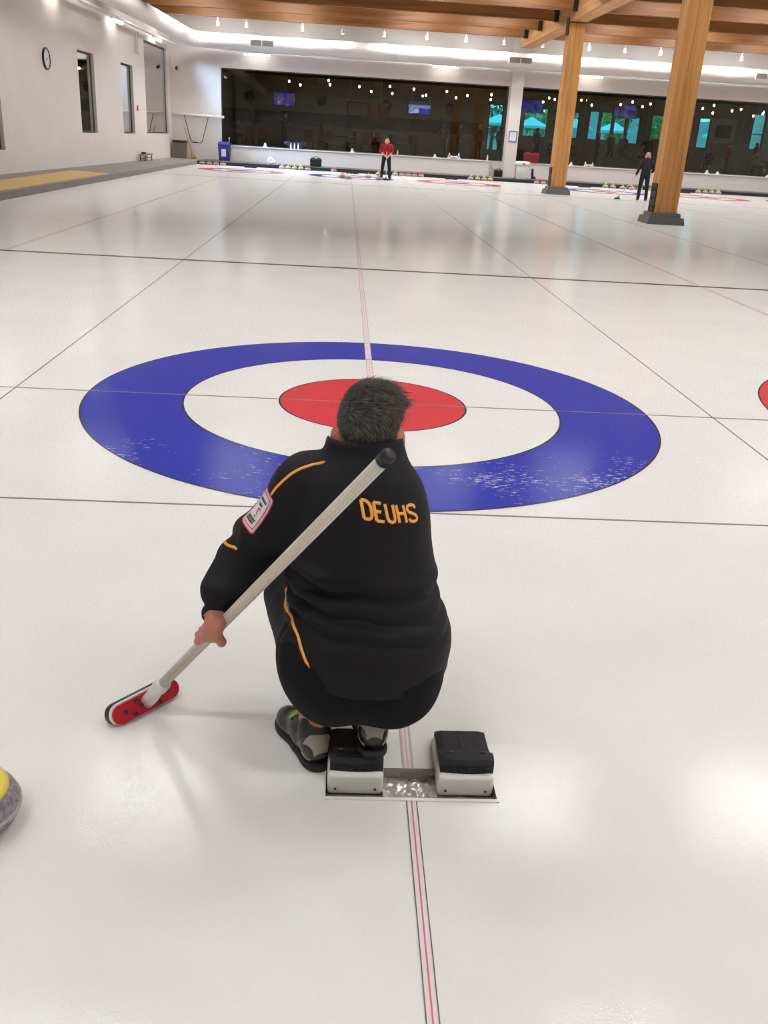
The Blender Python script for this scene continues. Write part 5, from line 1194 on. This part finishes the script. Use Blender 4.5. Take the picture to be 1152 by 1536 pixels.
for x0, x1, z0, z1 in ((-0.65, 0.65, 0.9, 0.98), (-0.65, -0.57, -0.4, 0.9), (0.57, 0.65, -0.4, 0.9), (-0.65, 0.65, -0.48, -0.4)): MB().box(x0, x1, 0, 0.045, z0, z1).build('frame_bar', M['black'], t)
for x, w_, h_, l in ((1.22, 0.20, 0.75, 'narrow'), (1.80, 0.30, 1.05, 'wide')):
    t = thing('banner', '%s dark red banner on the lounge wall above the red-shirted curler' % l, 'banner', (x, YL-0.06, 2.9)); b = MB()
    for i in range(6): b.add([(-w_+2*w_*i/6, 0.01*(i % 2), -h_/2), (-w_+2*w_*(i+1)/6, 0.01*((i+1) % 2), -h_/2), (-w_+2*w_*(i+1)/6, 0.01*((i+1) % 2), h_/2), (-w_+2*w_*i/6, 0.01*(i % 2), h_/2)], [(0, 1, 2, 3)])
    b.build('cloth', M['redflag'], t); MB().tube([(-w_-0.03, 0.01, h_/2+0.01), (w_+0.03, 0.01, h_/2+0.01)], 0.012, 6).build('banner_rod', M['black'], t)
# mirrored lettering seen from behind the glass
tx = bpy.data.curves.new('lettering', 'FONT'); tx.body = 'Curling'; tx.size = 0.62; tx.extrude = 0.004; tx.shear = 0.25; tx.align_x = 'CENTER'
to = bpy.data.objects.new('lettering_tmp', tx); COL.objects.link(to); bpy.context.view_layer.update()
me = bpy.data.meshes.new_from_object(to.evaluated_get(bpy.context.evaluated_depsgraph_get())); bpy.data.objects.remove(to)
for vv in me.vertices: x, y, z = vv.co; vv.co = (-x*0.78, z, y)
me.materials.clear(); me.name = 'window_lettering'
tag(link('window_lettering', me, M['navy'], None, (3.95, YW+0.135, 2.26)), 'mirrored navy script lettering stuck on the left lounge window', 'sign')
def table(x, y, w_, label):
    t = thing('lounge_table', label, 'table', (x, y, ZF), 0, 'lounge tables'); MB().box(-w_/2, w_/2, -0.4, 0.4, 0.72, 0.76).build('table_top', M['table'], t)
    for sx in (-1, 1):
        for sy in (-1, 1): MB().tube([(sx*(w_/2-0.06), sy*0.34, 0), (sx*(w_/2-0.06), sy*0.34, 0.72)], 0.025, 6).build('leg', M['steel'], t)
for x, l in ((-5.2, 'leftmost'), (-0.7, 'left middle'), (2.6, 'behind the red-shirted curler'), (11.4, 'right of the pillar'), (16.0, 'left of the near column'), (22.4, 'rightmost')): table(x, 46.3, 1.4, 'dark lounge table, ' + l)
def chair(x, y, rz, label):
    t = thing('lounge_chair', label, 'chair', (x, y, ZF), rz, 'lounge chairs')
    MB().box(-0.24, 0.24, -0.24, 0.24, 0.40, 0.46).build('seat', M['chairred'], t); MB().box(-0.24, 0.24, 0.2, 0.26, 0.46, 0.98).build('backrest', M['chairred'], t)
    for sx in (-0.2, 0.2):
        for sy in (-0.2, 0.2): MB().tube([(sx, sy, 0), (sx, sy, 0.4)], 0.02, 6).build('leg', M['steel'], t)
for i, (x, y, rz) in enumerate(((-5.3, 44.6, PI), (-4.6, 44.9, PI), (-1.2, 44.7, PI), (-2.2, 44.8, PI), (0.75, 44.6, PI), (2.1, 44.7, PI), (3.2, 44.8, PI), (11.6, 44.7, PI), (17.6, 44.7, PI), (22.5, 44.8, PI))):
    chair(x, y, rz, 'brown-red lounge chair with its back to the window, %s from the left' % ('first second third fourth fifth sixth seventh eighth ninth tenth'.split()[i]))
for x, w_, l in ((-0.7, 0.9, 'left of the red-shirted curler'), (2.55, 1.3, 'right of the red-shirted curler'), (7.1, 0.9, 'left of the glass door'), (14.3, 2.3, 'left of the bald curler'), (22.3, 2.0, 'at the right edge')):  # low olive shapes of unclear kind, built as boxes with fronts
    t = thing('low_panel', 'low olive panel in the lounge ' + l, 'cabinet', (x, 43.4, ZF), 0, 'olive lounge panels')
    MB().box(-w_/2, w_/2, -0.2, 0.2, 0.0, 0.52).build('panel_body', M['olive'], t); MB().box(-w_/2-0.02, w_/2+0.02, -0.22, 0.22, 0.52, 0.55).build('panel_top', M['table'], t)
    n_ = max(2, int(w_/0.5))
    for i in range(n_): MB().box(-w_/2+w_*i/n_+0.015, -w_/2+w_*(i+1)/n_-0.015, -0.215, -0.2, 0.04, 0.49).build('door', M['olive'], t)
t = thing('wall_frame', 'grey framed dark board on the lounge wall right of the near column', 'board', (22.4, YL-0.06, 3.1)); MB().box(-0.75, 0.75, 0, 0.055, -0.65, 0.7).build('board_frame', M['jamb'], t); MB().box(-0.45, 0.5, -0.01, 0, -0.35, 0.35).build('board_field', M['band'], t)
# pendant bulbs
BUL = [(-3.34, 4.05), (-2.78, 3.93), (-1.29, 4.2), (-1.22, 4.03), (0.32, 4.01), (0.96, 3.83), (1.92, 4.11), (2.08, 3.8), (3.19, 4.05), (3.70, 3.77), (3.84, 3.8), (4.96, 4.06), (5.44, 3.77), (6.07, 3.93), (7.3, 4.03), (7.33, 3.81), (10.08, 3.84), (10.45, 4.06), (10.69, 4.0), (12.2, 4.06), (12.7, 3.83), (14.35, 3.96), (14.87, 4.11), (15.55, 3.93), (15.85, 4.07), (16.99, 4.01), (18.71, 4.01), (19.43, 4.21), (19.30, 3.82), (20.47, 4.01), (20.80, 4.09), (21.69, 3.82), (22.03, 3.94), (22.2, 4.04)]
NTH = 'first second third fourth fifth sixth seventh eighth ninth tenth eleventh twelfth thirteenth fourteenth fifteenth sixteenth seventeenth eighteenth'.split()
mbulb = mk_mesh('bulb', *(lambda q: (q.v, q.f))(MB().sphere((0, 0, 0), (0.042, 0.042, 0.055), 12, 8)), True); msock = mk_mesh('socket', *(lambda q: (q.v, q.f))(MB().tube([(0, 0, 0.055), (0, 0, 0.12)], 0.025, 8)))
for i, (x, z) in enumerate(BUL):
    y = 46.0 + (0.25 if i % 2 else -0.1)
    l = 'warm pendant bulb, %s from the left in the %s lounge window' % (NTH[i if i < 16 else i-16], 'left' if i < 16 else 'right')
    t = thing('pendant_bulb', l, 'light', (x, y, z), 0, 'warm pendant bulbs in the lounge')
    link('bulb', mbulb, M['bulb'], t); link('socket', msock, M['black'], t); MB().tube([(0, 0, 0.12), (0, 0, ZL-z+0.002)], 0.006, 5).build('cord', M['black'], t)

# ================================================================== GARDEN OUTSIDE
XX, YY = np.meshgrid(np.linspace(-20, 80, 60), np.linspace(82, 109, 14), indexing='ij'); hv3 = np.stack([XX.ravel(), YY.ravel(), 0*XX.ravel()], 1)
hv3[:, 2] = 0.6 + np.clip((YY.ravel()-82)/20, 0, 1)**0.7*(5.0 + 2.5*fnoise(hv3, 0.25, 77)) + 0.5*fnoise(hv3, 1.6, 78)
hf3 = np.array([(i*14+j, (i+1)*14+j, (i+1)*14+j+1, i*14+j+1) for i in range(59) for j in range(13)])
struct(link('hillside', mk_mesh('hillside', hv3, hf3, True), mat('wooded_hillside', (104, 140, 140), 0.9, var=0.3, vscale=0.8)))
struct(MB().box(-6, 60, YL+0.2, 110, 0.5, 0.7).build('ground', M['grass']))
def tree(x, y, h_, r, m, label):
    t = thing('garden_tree', label, 'tree', (x, y, 0.7), 0, 'garden trees'); V = []; F = []
    g2 = np.random.default_rng(int(abs(x*100)+y*7))
    MB().tube([(0, 0, 0), (0.1, 0, h_*0.5)], [0.16, 0.08], 8).build('trunk', M['bark'], t, True)
    for i in range(1300):
        d_ = g2.normal(size=3); d_ /= np.linalg.norm(d_); rr = r*g2.uniform(0.35, 1)**0.5; c = np.array([0, 0, h_*0.62])+d_*np.array([rr, rr, rr*h_*0.38/r])
        a = g2.normal(size=3); a /= np.linalg.norm(a); b2 = np.cross(a, g2.normal(size=3)); b2 /= np.linalg.norm(b2); s = g2.uniform(0.10, 0.2); k = len(V)
        V += [c-a*s, c+b2*s*0.5, c+a*s, c-b2*s*0.5]; F.append((k, k+1, k+2, k+3))
    o = link('foliage', mk_mesh('foliage', np.array(V), np.array(F)), m, t); o['kind'] = 'stuff'
for x, y, h_, r, m, l in ((9.6, 60, 5.2, 1.6, 'leaf2', 'behind the glass door'), (13.0, 62, 5.6, 1.5, 'leaf', 'bright, right of the pillar'), (16.2, 68, 7.5, 2.0, 'leaf2', 'seen left of the far column'), (18.4, 61, 5.0, 1.0, 'leaf', 'behind the shorts wearer'), (20.9, 59, 4.2, 1.15, 'leaf', 'bright green, under the violet television'), (23.6, 64, 4.6, 1.4, 'leaf', 'behind the blue window'), (27.0, 62, 5.6, 1.5, 'leaf2', 'right of the near column'), (31.5, 60, 6.5, 1.2, 'leaf', 'at the right edge'), (25.5, 72, 9.0, 3.5, 'leaf2', 'large one in the distance')):
    tree(x, y, h_, r, M[m], 'leafy garden tree outside the lounge, ' + l)
for x, y, l in ((9.5, 56.6, 'behind the glass door'), (12.0, 58.5, 'right of the pillar'), (14.6, 57, 'right of the far column'), (17.4, 58, 'left of the green window'), (24.0, 56.5, 'right of the near column')):
    t = thing('patio_umbrella', 'pale turquoise patio umbrella outside, ' + l, 'umbrella', (x, y, 0.7), 0, 'patio umbrellas'); b = MB(); n_ = 8
    b.v = [(0, 0, 2.75)] + [(1.15*math.cos(2*PI*i/n_), 1.15*math.sin(2*PI*i/n_), 2.2) for i in range(n_)] + [(1.15*math.cos(2*PI*i/n_), 1.15*math.sin(2*PI*i/n_), 2.05) for i in range(n_)]
    for i in range(n_): b.f += [(0, 1+i, 1+(i+1) % n_), (1+i, 1+n_+i, 1+n_+(i+1) % n_, 1+(i+1) % n_)]
    b.build('canopy', M['umb'], t); MB().tube([(0, 0, 0.08), (0, 0, 2.8)], 0.025, 8).build('pole', M['white'], t); MB().lathe([(0.28, 0), (0.28, 0.06), (0.05, 0.1)], 14).build('base', M['concrete'], t)
